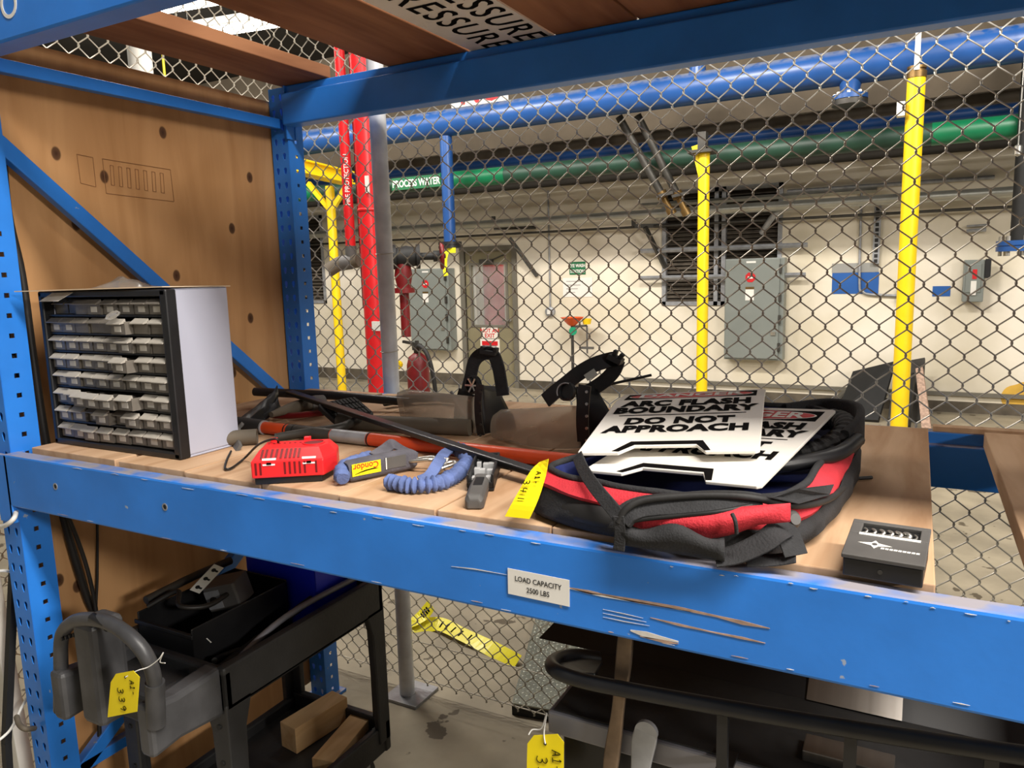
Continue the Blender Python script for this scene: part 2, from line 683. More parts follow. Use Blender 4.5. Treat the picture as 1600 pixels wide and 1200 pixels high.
H_l = wrect(452, 338, 507, 474)
H_l = (H_l[0] - .4, *H_l[1:])
H_r = wrect(1035, 292, 1222, 477)
D_ = wrect(729, 392, 803, 600)
D_ = (D_[0], D_[1], 0.0, D_[3])
wall = wall_holes('wall_back', X0, X1, 0, 3.15, [H_l, H_r, D_], WY, .3, M['wall'])
struct(MB().box((X0, 8.75, 3.15), (X1, WY + .3, 4.75)).build('trim_1', M['concrete']))
struct(MB().box((X0, WY - .03, 0), (D_[0] - .07, WY, .17)).build('baseboard_back', M['dirty']))
struct(MB().box((D_[1] + .07, WY - .03, 0), (X1, WY, .12)).build('baseboard_back', M['dirty']))
struct(MB().box((X0 - .2, 1.6, 0), (X0, WY + .3, 4.75)).build('wall_left', M['wall']))
struct(MB().box((X0, WY - .14, 2.80), (X1, WY, 3.149)).build('shade_band', M['ceil']))  # dark box standing in for the shade under the concrete beam
# ledge along the lower wall
la, lb = PY(975, 592, WY - .03), PY(1600, 613, WY - .03)
struct(MB().box((la.x, WY - .05, la.z - .02), (X1, WY, la.z + .02)).build('trim_2', M['doorf']))


def louver(name, h, bays):
    e = struct_empty(name, ((h[0] + h[1]) / 2, WY, h[2]))
    fr = MB()
    t = .05
    fr.box((h[0], WY - .02, h[2]), (h[1], WY + .12, h[2] + t)).box((h[0], WY - .02, h[3] - t), (h[1], WY + .12, h[3]))
    fr.box((h[0], WY - .02, h[2]), (h[0] + t, WY + .12, h[3])).box((h[1] - t, WY - .02, h[2]), (h[1], WY + .12, h[3]))
    for k in range(1, bays):
        x = h[0] + (h[1] - h[0]) * k / bays
        fr.box((x - .07, WY - .02, h[2]), (x - .02, WY + .12, h[3])).box((x + .02, WY - .02, h[2]), (x + .07, WY + .12, h[3]))
    fr.build('window_frame', M['galv'], e)
    sl = MB()
    n = int((h[3] - h[2]) / .055)
    for k in range(n):
        z = h[2] + t + k * (h[3] - h[2] - 2 * t) / n
        sl.add([(h[0], WY + .02, z), (h[1], WY + .02, z), (h[1], WY + .10, z + .06), (h[0], WY + .10, z + .06),
                (h[0], WY + .02, z - .006), (h[1], WY + .02, z - .006), (h[1], WY + .10, z + .054), (h[0], WY + .10, z + .054)],
               [(0, 1, 2, 3), (7, 6, 5, 4), (0, 4, 5, 1), (2, 6, 7, 3)])
    o = sl.build('slats', M['slat'], e)
    o['kind'] = 'stuff'
    MB().box((h[0], WY + .13, h[2]), (h[1], WY + .16, h[3])).build('backing', M['dark'], e)


louver('window_1', H_l, 1)
louver('window_2', H_r, 2)

# door
e = struct_empty('door_1', ((D_[0] + D_[1]) / 2, WY, 0))
x0, x1, _, z1 = D_
fr = MB().box((x0 - .07, WY - .03, 0), (x0, WY + .1, z1 + .07)).box((x1, WY - .03, 0), (x1 + .07, WY + .1, z1 + .07)).box((x0, WY - .03, z1), (x1, WY + .1, z1 + .07))
fr.build('door_frame', M['doorf'], e)
gx0, gx1, gz0, gz1 = wrect(737, 414, 790, 508)
yd = WY + .02
lf = MB().box((x0, yd, 0), (gx0, yd + .05, z1)).box((gx1, yd, 0), (x1, yd + .05, z1)).box((gx0, yd, 0), (gx1, yd + .05, gz0)).box((gx0, yd, gz1), (gx1, yd + .05, z1))
lf.build('door_leaf', M['doorp'], e)
t = .035
MB().box((gx0 - t, yd - .012, gz0 - t), (gx1 + t, yd, gz0)).box((gx0 - t, yd - .012, gz1), (gx1 + t, yd, gz1 + t)).box((gx0 - t, yd - .012, gz0), (gx0, yd, gz1)).box((gx1, yd - .012, gz0), (gx1 + t, yd, gz1)).build('pane_frame', M['doorf'], e)
MB().box((gx0, yd + .02, gz0), (gx1, yd + .028, gz1)).build('pane', M['glass'], e)
c0, c1, c2, c3 = wrect(750, 405, 770, 412)
MB().box((c0, yd - .05, c2), (c1, yd, c3)).obox((c1, yd - .03, c3 - .01), (c1 + .2, yd - .03, c3 + .06), .015, .015).build('door_closer', M['darksteel'], e)
hx = x1 - .07
MB().lathe([(.025, 0), (.025, .02), (.012, .02), (.012, .05)], (hx, yd, .98), (0, -1, 0), 12).obox((hx + .01, yd - .05, .98), (hx - .1, yd - .05, .98), .018, .02).build('door_handle', M['chrome'], e)
# room beyond the door pane: bright wall and a red standpipe
struct(MB().box((x0 - 1.6, WY + 2.3, 0), (x1 + 1.2, WY + 2.4, 3.0)).build('wall_beyond_door', M['wall']))
area('corridor_lamp', ((x0 + x1) / 2 - .3, WY + 1.2, 2.8), ((x0 + x1) / 2 - .3, WY + 1.3, 0), .8, .4, 28)
pr = PY(772, 460, WY + 1.2)
o = MB().tube([(pr.x, pr.y, 0), (pr.x, pr.y, 2.9)], .17, 20).build('standpipe', M['red'], smooth=True)
tag(o, 'red standpipe seen through the glass of the far door', 'pipe')


def plate(name, rect, y, mt, parent=None, t=.006):
    """thin flat sign plate on a wall-parallel plane"""
    return MB().box((rect[0], y - t, rect[2]), (rect[1], y, rect[3])).build(name, mt, parent)


def wtext(name, body, rect, y, mt, parent, size=None, row=(.5), bold=0.0, sx=1.0):
    cx = (rect[0] + rect[1]) / 2
    z = rect[2] + (rect[3] - rect[2]) * row
    mm = frame((cx, y, z), (1, 0, 0), (0, 0, 1))
    return text(name, body, size, mm, mt, parent, bold=bold, sx=sx)


r = wrect(752, 511, 777, 529)
s = thing('door_sign', 'small red-lettered NOT AN EXIT sign below the pane of the far door', 'sign', ((r[0] + r[1]) / 2, yd - .006, r[2]))
plate('plate', r, yd - .001, M['signw'], s)
hh = r[3] - r[2]
wtext('lettering', 'NOT AN', r, yd - .008, M['signred'], s, hh * .48, .52, .002)
wtext('lettering', 'EXIT', r, yd - .008, M['signred'], s, hh * .5, .08, .002)
r = wrect(750, 530, 780, 552)
s = thing('door_sign', 'white sign with a red band on the far door, under the exit sign', 'sign', ((r[0] + r[1]) / 2, yd - .006, r[2]))
plate('plate', r, yd - .001, M['signw'], s)
rb = (r[0] + .03, r[1] - .03, r[2] + (r[3] - r[2]) * .55, r[3] - .03)
plate('red_band', rb, yd - .007, M['signred'], s, .002)
for k in range(2):
    rl = (r[0] + .05, r[1] - .05, r[2] + .05 + k * .05, r[2] + .065 + k * .05)
    plate('printed_line', rl, yd - .007, M['greymet'], s, .002)

# ---------------------------------------------------------------- electrical panels on the far wall
def elec_panel(label, u0, v0, u1, v1, side_px, right_side=True):
    yf = WY - .2
    x0, x1, z0, z1 = wrect(u0, v0, u1, v1, yf)
    t = thing('electrical_panel', label, 'electrical panel', ((x0 + x1) / 2, WY, z0), 'grey wall panels')
    MB().box((x0 - .01, yf + .015, z0 - .02), (x1 + .05, WY - .003, z1 + .01)).build('cabinet', M['panel'], t, bevel=.006)
    MB().box((x0, yf - .01, z0), (x1 - .0, yf + .014, z1)).build('door', M['panel'], t, bevel=.006)
    w, h = x1 - x0, z1 - z0
    cx = x0 + w * .47
    mm = frame((cx, yf - .011, z1 - h * .18), (1, 0, 0), (0, 0, 1))
    st = MB(mm).prism([(.062 * math.cos(math.radians(22.5 + 45 * k)), .062 * math.sin(math.radians(22.5 + 45 * k))) for k in range(8)], .003).build('red_sticker', M['signred'], t)
    MB(mm).prism([(-.03, -.015), (.03, -.015), (.03, .012), (-.03, .012)], .002, .0035).build('white_mark', M['white'], st)
    MB().box((cx - .055, yf - .014, z1 - h * .41), (cx + .045, yf - .010, z1 - h * .30)).build('paper_label', M['white'], t)
    MB().box((cx - .055, yf - .014, z1 - h * .298), (cx + .045, yf - .010, z1 - h * .275)).build('warning_strip', M['brass'], t)
    MB().box((cx - .05, yf - .014, z1 - .045), (cx + .06, yf - .010, z1 - .022)).build('name_plate', M['white'], t)
    MB().box((x1 - .085, yf - .025, z0 + h * .24), (x1 - .03, yf - .010, z0 + h * .275)).build('latch', M['chrome'], t)
    for f_ in (.12, .4, .62, .9):
        MB().box((x1 - .006, yf - .02, z0 + h * f_ - .05), (x1 + .022, yf + .01, z0 + h * f_ + .05)).build('hinge', M['darksteel'], t)
    return t


elec_panel('grey electrical panel on the far wall left of the olive door', 641, 421, 697, 545, 0)
elec_panel('large grey electrical panel on the far wall beside the louvered window', 1133, 405, 1217, 560, 0)

# ---------------------------------------------------------------- eyewash corner
r = wrect(890, 409, 915, 429)
s = thing('wall_sign', 'green EYE WASH sign on the cream far wall', 'sign', ((r[0] + r[1]) / 2, WY, r[2]))
plate('plate', r, WY - .001, M['signgreen'], s)
hh = r[3] - r[2]
wtext('lettering', 'EYE WASH', r, WY - .009, M['white'], s, hh * .36, .58, .002, .8)
wtext('lettering', 'STATION', r, WY - .009, M['white'], s, hh * .36, .14, .002, .8)
r = wrect(880, 434, 926, 464)
s = thing('notice_sheet', 'pale paper notice in a sleeve taped under the green wall sign', 'notice', ((r[0] + r[1]) / 2, WY, r[2]))
plate('sheet', r, WY - .001, M['white'], s)
for k in range(4):
    z = r[3] - .05 - k * .05
    plate('printed_line', (r[0] + .05, r[0] + .3 - .04 * k, z, z + .006), WY - .008, M['grey'], s, .001)
s = PY(894, 500, WY - .35)
t = thing('eyewash_station', 'eyewash stand with an orange bowl and yellow cup by the far wall', 'eyewash', (s.x, s.y, 0))
MB().lathe([(.03, -.02), (.06, 0), (.15, .09), (.16, .095), (.14, .085), (.05, .015)], (s.x, s.y, s.z - .06), (0, 0, 1), 20).build('bowl', M['orangepl'], t, smooth=True)
MB().tube([(s.x - .0, s.y, 0.02), (s.x, s.y, s.z - .08)], .02, 10).build('stand_pipe', M['darksteel'], t, smooth=True)
MB().lathe([(.15, 0), (.15, .02), (.03, .04)], (s.x, s.y, 0), (0, 0, 1), 16).build('base_flange', M['darksteel'], t)
q = PY(917, 503, WY - .3)
MB().lathe([(.05, 0), (.065, .07), (.055, .075)], (q.x, q.y, q.z - .03), (0, 0, 1), 14).build('cup', M['yellow'], t, smooth=True)
q2 = PY(897, 517, WY - .37)
MB().lathe([(.055, 0), (.055, .01)], (q2.x, q2.y - .03, q2.z), (0, -1, 0), 18).build('round_tag', M['eyegreen'], t)
MB().obox((s.x, s.y, s.z - .09), (q.x, q.y, q.z - .05), .03, .03).tube([(q.x, q.y, q.z - .05), (q.x, q.y, q.z - .42)], .012, 8).box((q.x - .09, q.y - .02, q.z - .36), (q.x + .09, q.y + .02, q.z - .33)).build('arm', M['grey'], t)
# outlet with conduit
s = PY(861, 487, WY)
t = thing('outlet_box', 'small round outlet box with a thin conduit above, beside the eyewash', 'outlet', (s.x, WY, s.z - .05))
MB().lathe([(.07, 0), (.07, .05), (.055, .06)], (s.x, WY, s.z), (0, -1, 0), 16).build('box', M['galv'], t, smooth=True)
MB().box((s.x - .03, WY - .068, s.z - .03), (s.x + .03, WY - .06, s.z + .03)).build('socket', M['white'], t)
MB().tube([(s.x, WY - .02, s.z + .05), (s.x, WY - .02, 2.75)], .012, 8).build('conduit', M['galv'], t, smooth=True)

# ---------------------------------------------------------------- right part of the far wall
r = wrect(1300, 426, 1373, 459)
o = plate('paint_patch', r, WY - .001, M['patchblue'], None, .004)
tag(o, 'large blue painted rectangle on the far wall', 'paint patch')
r2 = wrect(1300, 411, 1373, 425.5)
o = plate('paint_patch', r2, WY - .001, M['patchgrey'], None, .004)
tag(o, 'grey painted rectangle just above the large blue one', 'paint patch')
r = wrect(1457, 447, 1485, 463)
o = plate('paint_patch', r, WY - .001, M['patchblue'], None, .004)
tag(o, 'small blue painted square right of the thick yellow post', 'paint patch')
pts = [PY(1346, 300, WY - .03), PY(1343, 440, WY - .03), PY(1348, 455, WY - .03), PY(1360, 460, WY - .03), PY(1405, 462, WY - .03)]
t = thing('wall_conduit', 'thin bent grey conduit crossing the blue rectangle on the wall', 'conduit', (pts[2].x, WY, pts[2].z))
MB().tube(smooth_path(pts, 5), .014, 8).build('tube', M['galv'], t, smooth=True)
MB().box((pts[-1].x - .02, WY - .09, pts[-1].z - .06), (pts[-1].x + .08, WY, pts[-1].z + .08)).build('junction_box', M['galv'], t)
# slotted strut
sa, sb = PY(1370, 322, WY - .05), PY(1368, 412, WY - .05)
t = thing('slotted_strut', 'vertical slotted steel strut above the blue rectangle', 'strut', sb)
MB().box((sb.x - .035, WY - .06, sb.z), (sb.x + .035, WY, sa.z)).build('channel', M['galv'], t)
n = 11
for k in range(n):
    z = sb.z + (k + .5) * (sa.z - sb.z) / n
    MB().box((sb.x - .018, WY - .062, z - .02), (sb.x + .018, WY - .058, z + .02)).build('slot', M['dark'], t)
# disconnect switch
yf = WY - .16
x0, x1, z0, z1 = wrect(1505, 406, 1538, 472, yf)
t = thing('disconnect_switch', 'grey safety switch box with a red label at the right of the wall', 'switch box', ((x0 + x1) / 2, WY, z0))
MB().box((x0, yf, z0), (x1, WY, z1)).build('box', M['panel'], t, bevel=.01)
MB().box((x0 + .02, yf - .012, z0 + .1), (x1 - .03, yf, z1 - .04)).build('cover', M['panel'], t, bevel=.006)
MB().box((x0 + .08, yf - .016, z1 - .20), (x1 - .07, yf - .012, z1 - .10)).build('red_label', M['signred'], t)
MB().box((x0 + .07, yf - .016, z1 - .37), (x1 - .07, yf - .012, z1 - .22)).build('white_label', M['white'], t)
MB().box((x1, yf - .03, z0 + .25), (x1 + .05, yf + .04, z0 + .45)).build('lever', M['black'], t)
# wall stain
rs_ = wrect(1562, 598, 1640, 650)
scx, scz = (rs_[0] + rs_[1]) / 2, (rs_[2] + rs_[3]) / 2
spoly = []
for k in range(36):
    a = 2 * math.pi * k / 36
    rr_ = 1 + .28 * noise.noise(V((math.cos(a) * 1.7, math.sin(a) * 1.7, 4)))
    spoly.append((scx + (rs_[1] - rs_[0]) * .5 * rr_ * math.cos(a), WY - .002, scz + (rs_[3] - rs_[2]) * .55 * rr_ * math.sin(a)))
o = MB().slab(spoly, .0015, (0, -1, 0)).build('wall_stain', M['stain'])
tag(o, 'ochre stain on the wall low at the right edge', 'stain')
# small pipe pair
s0, s1 = PY(1510, 361, WY - .05), PY(1541, 359, WY - .05)
o = MB().tube([s0, s1], .02, 8).tube([s0 + V((0, 0, .05)), s1 + V((0, 0, .05))], .012, 8).build('pipe_stub', M['galv'])
tag(o, 'short pair of grey pipe stubs above the safety switch', 'pipe')

s0, s1 = PY(1213, 332, WY - .25), PY(1190, 364, WY - .12)
o = MB().tube(smooth_path([s0 + V((.1, .1, .05)), s0, s1], 5), .035, 12).build('vent_stub', M['galv'], None, smooth=True)
tag(o, 'short grey pipe stub slanting in front of the louvered window', 'pipe')
# leaning plates
def lean(name, label, pts, y0, t, mt, grp=None):
    """sheet leaning back on the wall: top edge pixels and bottom edge standing on the floor"""
    a, c = PY(*pts[0], y0), PY(*pts[1], y0)
    dn = .55
    vs = [(a.x, y0, a.z), (c.x, y0, c.z), (c.x + pts[2], y0 - dn, 0), (a.x + pts[3], y0 - dn, 0)]
    o = MB().slab(vs, t).build(name, mt, None, bevel=.004)
    return tag(o, label, 'plate', grp)


lean('steel_plate', 'large dark steel plate leaning left of the thick yellow post', [(1334, 584), (1400, 568), -.12, -.12], 9.2, .04, M['dark'])
lean('steel_plate', 'narrow dark plate leaning outermost left in the stack', [(1316, 616), (1330, 612), -.2, -.2], 9.15, .04, M['darksteel'])
lean('steel_plate', 'dark plate leaning directly behind the thick yellow post', [(1402, 570), (1446, 562), .0, -.05], 9.34, .04, M['darksteel'])
lean('plank', 'dark rough plank leaning right of the thick yellow post', [(1416, 592), (1431, 586), -.02, -.02], 9.0, .05, M['dark'])
lean('plank', 'rusty orange plank leaning outermost right in the stack', [(1432, 580), (1443, 577), .1, .08], 8.95, .05, M['rust'])

# ---------------------------------------------------------------- overhead pipes (all run along x)
def pipe_run(name, label, a, c, y, r, mt, cat='pipe', seg=20, ext=(0, 0)):
    p, q = PY(*a, y), PY(*c, y)
    z = (p.z + q.z) / 2
    o = MB().tube([(p.x - ext[0], y, z), (q.x + ext[1], y, z)], r, seg, up=(0, 0, 1)).build(name, mt, None, smooth=True)
    return tag(o, label, cat), z


YB = 7.65
p0 = PY(450, 220, YB)
zB = PY(700, 192, YB).z
t = thing('blue_main_pipe', 'large blue overhead pipe with a dusty top crossing the whole hall', 'pipe', (-4, YB, zB))
rB = .15
MB().tube([(X0, YB, zB), (X1, YB, zB)], rB, 28).build('pipe_body', M['pipeblue'], t, smooth=True)
q = PY(1090, 110, YB)
MB().lathe([(.09, 0), (.075, .1), (.075, .16), (.13, .16), (.13, .20), (.13, .21), (.13, .25)], (q.x, YB, zB + .1), (0, 0, 1), 20).build('upper_branch', M['pipeblue'], t, smooth=True)
q = PY(1328, 150, YB)
br = MB().lathe([(.10, 0), (.08, .08), (.08, .12), (.15, .12), (.15, .16)], (q.x, YB, zB - .12), (0, 0, -1), 20).build('lower_branch', M['pipeblue'], t, smooth=True)
for k in range(8):
    a = math.pi * 2 * k / 8
    MB().lathe([(.018, -.03), (.018, .06)], (q.x + .125 * math.cos(a), YB + .125 * math.sin(a), zB - .25), (0, 0, -1), 8).build('bolt', M['chrome'], br)
MB().lathe([(.15, 0), (.15, .045)], (q.x, YB, zB - .285), (0, 0, -1), 20).build('blind_flange', M['darksteel'], t, smooth=True)
# down pipe
q = PY(700, 300, YB)
t = thing('blue_drop_pipe', 'blue pipe dropping from the large blue pipe to a black flange', 'pipe', (q.x, YB, PY(702, 390, YB).z))
zf = PY(702, 384, YB).z
MB().tube([(q.x, YB, zf), (q.x, YB, zB - .148)], .072, 20).build('pipe_body', M['pipeblue'], t, smooth=True)
MB().lathe([(.13, -.03), (.14, -.03), (.14, 0), (.13, 0), (.13, .01), (.14, .01), (.14, .045), (.12, .045)], (q.x, YB, zf), (0, 0, 1), 20).build('flange', M['black'], t, smooth=True)
tp = [PY(712, 391, YB - .1), PY(700, 392, YB - .1), PY(696, 400, YB - .11), PY(695, 415, YB - .1), PY(697, 431, YB - .1)]
o = MB().sweep(smooth_path(tp, 4), [(-.03, -.002), (.03, -.002), (.03, .002), (-.03, .002)], up=(0, -1, 0)).build('ribbon', M['tape'])
tag(o, 'yellow ribbon hanging from the black flange of the drop pipe', 'ribbon')

# smaller lines
pipe_run('small_blue_pipe', 'slim blue pipe running below the large blue one', (610, 271), (1280, 204), 8.35, .06, M['pipeblue'], ext=(8, 6))
gp, zg = pipe_run('green_pipe', 'green process water pipe running under the blue pipes', (610, 288), (1456, 214), 8.15, .1, M['pipegreen'], ext=(8, 5))
pl, pr_ = PY(613, 289, 8.04), PY(689, 283, 8.04)
for ga, gb in ((690, 792), (1452, 1596), (448, 500)):
    s0, s1 = PY(ga, 283, 8.15), PY(gb, 280, 8.15)
    MB().tube([(s0.x, 8.15, zg), (s1.x, 8.15, zg)], .1035, 20).build('lit_sleeve', M['greenlit'], gp, smooth=True)  # sleeves carry the lit look of these stretches
sl = thing('pipe_label', 'green PROCESS WATER label on the green pipe', 'label', ((pl.x + pr_.x) / 2, 8.04, zg - .05))
MB().box((pl.x, 8.030, zg - .075), (pr_.x, 8.045, zg + .075)).build('band', M['signgreen'], sl)
text('lettering', 'PROCESS WATER', .12, frame(((pl.x + pr_.x) / 2, 8.029, zg - .04), (1, 0, 0), (0, 0, 1)), M['white'], sl, bold=.003, sx=.78)
pipe_run('lagged_pipe', 'dusty beige lagged pipe running just under the large blue pipe', (800, 236), (1280, 188), 8.5, .075, M['pipedark'], ext=(8, 6))
pipe_run('dark_pipe', 'dark pipe running beside the green pipe near the right', (1130, 222), (1590, 172), 8.62, .06, M['darksteel'], ext=(6, 4))
pipe_run('wall_pipe', 'long galvanized pipe on brackets along the far wall', (700, 352), (1280, 321), 9.2, .055, M['steel'], ext=(8, 3))
pipe_run('cable_tray', 'narrow pale rail above the wall pipe, near the louvered window', (1002, 322), (1370, 296), 9.515, .03, M['steel'], ext=(0, 0), seg=4)
pipe_run('thin_pipe', 'thin grey pipe under the green pipe at the right', (1230, 300), (1554, 276), 9.52, .022, M['galv'], ext=(0, 0))
pipe_run('thin_pipe', 'thin dark line running just under the wall pipe', (640, 372), (1600, 325), 9.4, .016, M['darksteel'], ext=(5, 2))
pipe_run('strut_rail', 'upper horizontal strut rail across the louvered window', (999, 391), (1262, 384), 9.42, .028, M['galv'], seg=4, cat='rail')
pipe_run('strut_rail', 'lower horizontal strut rail across the louvered window', (999, 435), (1259, 429), 9.42, .028, M['galv'], seg=4, cat='rail')


def bracket(label, a, c, d, e2):
    y = 9.25
    A, Cc, Dd, E = [PY(*p, y) for p in (a, c, d, e2)]
    t = thing('wall_bracket', label, 'bracket', (E.x, WY, E.z))
    MB().obox(A, A - V((0, 0, .16)), .04, .05, up=(0, 1, 0)).obox(A - V((0, 0, .16)), (Cc.x, WY, A.z - .16), .06, .05).build('arm', M['darksteel'], t)
    MB().obox(Dd, (E.x, WY - .02, E.z), .04, .05).build('brace', M['darksteel'], t)


bracket('dark pipe bracket with a diagonal brace right of the door top', (771, 338), (822, 362), (796, 372), (825, 432))
bracket('dark pipe bracket with a diagonal brace left of the louvered window', (990, 333), (1034, 348), (1008, 355), (1029, 418))
for k, (u0, v0, u1, v1) in enumerate(((967, 182, 1032, 300), (996, 180, 1056, 300))):
    a, c = PY(u0, v0, 7.9), PY(u1, v1, 8.05)
    t = thing('slanted_pipe', ('left' if k == 0 else 'right') + ' one of two slanted dark pipes above the louvered window', 'pipe', c)
    MB().tube([a, c], .04, 12).build('pipe_body', M['darksteel'], t, smooth=True)
    MB().lathe([(.06, 0), (.06, .07), (.035, .08), (.035, .2), (.05, .2), (.05, .27)], c, (c - a), 14).build('valve', M['brass'], t, smooth=True)
    MB().obox(c + V((-.02, -.07, -.05)), c + V((.16, -.07, -.02)), .02, .03).build('lever', M['darksteel'], t)
# far right drop with blue flange
q = PY(1597, 250, 7.95)
t = thing('dark_drop_pipe', 'dark vertical pipe with a blue flange at the right edge', 'pipe', (q.x, 7.95, PY(1590, 392, 7.95).z))
zf = PY(1590, 385, 7.95).z
MB().tube([(q.x + .05, 7.95, zf), (q.x + .05, 7.95, 4.7)], .1, 18).build('pipe_body', M['dark'], t, smooth=True)
fl = MB().lathe([(.2, -.04), (.2, .0), (.19, .0), (.19, .01), (.2, .01), (.2, .05)], (q.x + .05, 7.95, zf), (0, 0, 1), 22).build('flange', M['pipeblue'], t, smooth=True)
for k in range(8):
    a = math.pi * 2 * k / 8
    MB().lathe([(.016, -.08), (.016, .09)], (q.x + .05 + .165 * math.cos(a), 7.95 + .165 * math.sin(a), zf), (0, 0, 1), 8).build('bolt', M['chrome'], fl)
# chain by it
q = PY(1593, 200, 7.2)
o = MB().tube([(q.x, 7.2, PY(1590, 235, 7.2).z), (q.x, 7.2, 4.5)], .006, 6).lathe([(.0, -.05), (.03, -.03), (.03, .03), (0, .05)], (q.x, 7.2, PY(1588, 235, 7.2).z), (0, 0, 1), 10).build('pull_chain', M['chrome'], smooth=True)
tag(o, 'thin hanging pull chain near the right edge', 'chain')

# NO sign on the concrete beam
y = 8.74
x0, x1 = PY(706, 150, y).x, PY(795, 150, y).x
z0 = PY(750, 164, y).z
s = thing('board_sign', 'white board with red NO lettering half hidden above the blue pipe', 'sign', ((x0 + x1) / 2, y, z0))
MB().box((x0, y - .02, z0), (x1, y, z0 + .55)).build('plate', M['signw'], s)
text('lettering', 'NO', .40, frame(((x0 + x1) / 2 + .03, y - .022, z0 + .04), (1, 0, 0), (0, 0, 1)), M['signred'], s, bold=.012)

# ---------------------------------------------------------------- yellow posts
def ypost(label, u, v, y, r, vtop, parts=None):
    p = PY(u, v, y)
    zt = PY(u, vtop, y).z
    t = thing('yellow_post', label, 'post', (p.x, y, 0), 'yellow pipe-support posts')
    MB().tube([(p.x, y, 0.02), (p.x, y, zt)], r, 22).build('post', M['yellow'], t, smooth=True)
    MB().box((p.x - .13, y - .13, 0), (p.x + .13, y + .13, .02)).build('base_plate', M['yellow'], t)
    return t, p.x, zt


t, x, zt = ypost('thick yellow post standing before the leaning steel plates', 1418, 400, 7.2, .068, 124)
MB().lathe([(.075, 0), (.075, .05), (.06, .05), (.06, .07), (.072, .07), (.072, .09)], (x, 7.2, zt), (0, 0, 1), 20).build('cap', M['brass'], t, smooth=True)
MB().box((x - .02, 7.12, zt + .05), (x + .02, 7.14, zt + .42)).build('strap', M['lampbody'], t)
MB().box((x - .13, 7.1, PY(1425, 182, 7.2).z), (x - .07, 7.2, PY(1425, 160, 7.2).z)).build('clip', M['lampbody'], t)
t, x, zt = ypost('yellow post standing in front of the louvered window', 1098, 450, 7.66, .056, 240)
zv = PY(1098, 250, 7.66).z
MB().obox((x - .02, 7.66, zv - .15), (x - .09, 7.66, zt + .08), .06, .05, up=(0, 1, 0)).build('gusset', M['yellow'], t)
MB().box((x - .14, 7.55, zt + .0), (x + .1, 7.8, zt + .03)).box((x - .05, 7.6, zt + .03), (x + .03, 7.7, zt + .2)).build('head_plate', M['darksteel'], t)
t, x, zt = ypost('yellow post with forked braces left of the red pipes', 525, 450, 7.74, .058, 290)
zk = PY(515, 330, 7.74).z
MB().obox((x, 7.74, zk), (x - .36, 7.74, zk + .38), .06, .05, up=(0, 1, 0)).build('brace', M['yellow'], t)
MB().obox((x, 7.74, zk), (x + .36, 7.74, zk + .38), .06, .05, up=(0, 1, 0)).build('brace', M['yellow'], t)
a, c = PY(440, 254, 6.6), PY(545, 279, 7.74)
o = MB().obox(a, c, .10, .14).obox(a + V((0, 0, .07)), c + V((0, 0, .07)), .2, .02).obox(a - V((0, 0, .07)), c - V((0, 0, .07)), .2, .02).build('yellow_beam', M['yellow'])
tag(o, 'yellow steel beam overhead left of the red pipes', 'beam')

# ---------------------------------------------------------------- red fire pipes
yr = 4.9
pR = PY(580, 400, yr)
t = thing('fire_main', 'thick bright red vertical fire pipe behind the grey fence post', 'pipe', (pR.x, yr, 0))
MB().tube([(pR.x, yr, 0), (pR.x, yr, 4.74)], .083, 24).build('pipe_body', M['red'], t, smooth=True)
q = PY(588, 509, yr - .085)
MB().box((q.x - .04, yr - .092, q.z - .04), (q.x + .05, yr - .075, q.z + .035)).build('sticker', M['white'], t)
q = PY(573, 287, yr - .085)
MB().box((q.x - .014, yr - .09, q.z - .07), (q.x + .016, yr - .075, q.z + .06)).build('sticker', M['white'], t)
zc = PY(590, 330, yr).z
MB().lathe([(.084, 0), (.09, .005), (.09, .02), (.084, .025)], (pR.x, yr, zc), (0, 0, 1), 24).build('coupling', M['red'], t, smooth=True)
# valve to its right
zv = PY(645, 400, yr).z
xv = pR.x
VA = V((.8, .6, 0))
VS = V((-.6, .8, 0))
vt = thing('gate_valve', 'black gate valve with a dark red handwheel right of the grey fence post', 'valve', (xv + .3, yr, zv - .1))
MB().lathe([(.05, .084), (.05, .16), (.1, .16), (.1, .2), (.075, .2), (.09, .28), (.075, .36), (.1, .36), (.1, .39), (.03, .39), (.03, .5), (.045, .5), (.045, .55), (.02, .55), (.02, .60)], (xv, yr, zv), VA, 18).build('valve_body', M['dark'], vt, smooth=True)
wc = V((xv, yr, zv)) + VA * .57
MB().tube([wc + VS * .095 * math.cos(a) + V((0, 0, .095 * math.sin(a))) for a in [2 * math.pi * k / 20 for k in range(20)]], .016, 8, closed=True).obox(wc - VS * .09, wc + VS * .09, .02, .02).obox(wc - V((0, 0, .09)), wc + V((0, 0, .09)), .02, .02, up=(0, 1, 0)).build('handwheel', M['reddark'], vt, smooth=True)
MB().lathe([(.06, 0), (.075, .1), (.06, .17), (.06, .2), (.09, .2), (.09, .24), (.04, .24), (.04, .6)], V((xv, yr, zv - .05)) + VA * .25, (0, 0, -1), 18).build('lower_elbow', M['reddark'], vt, smooth=True)
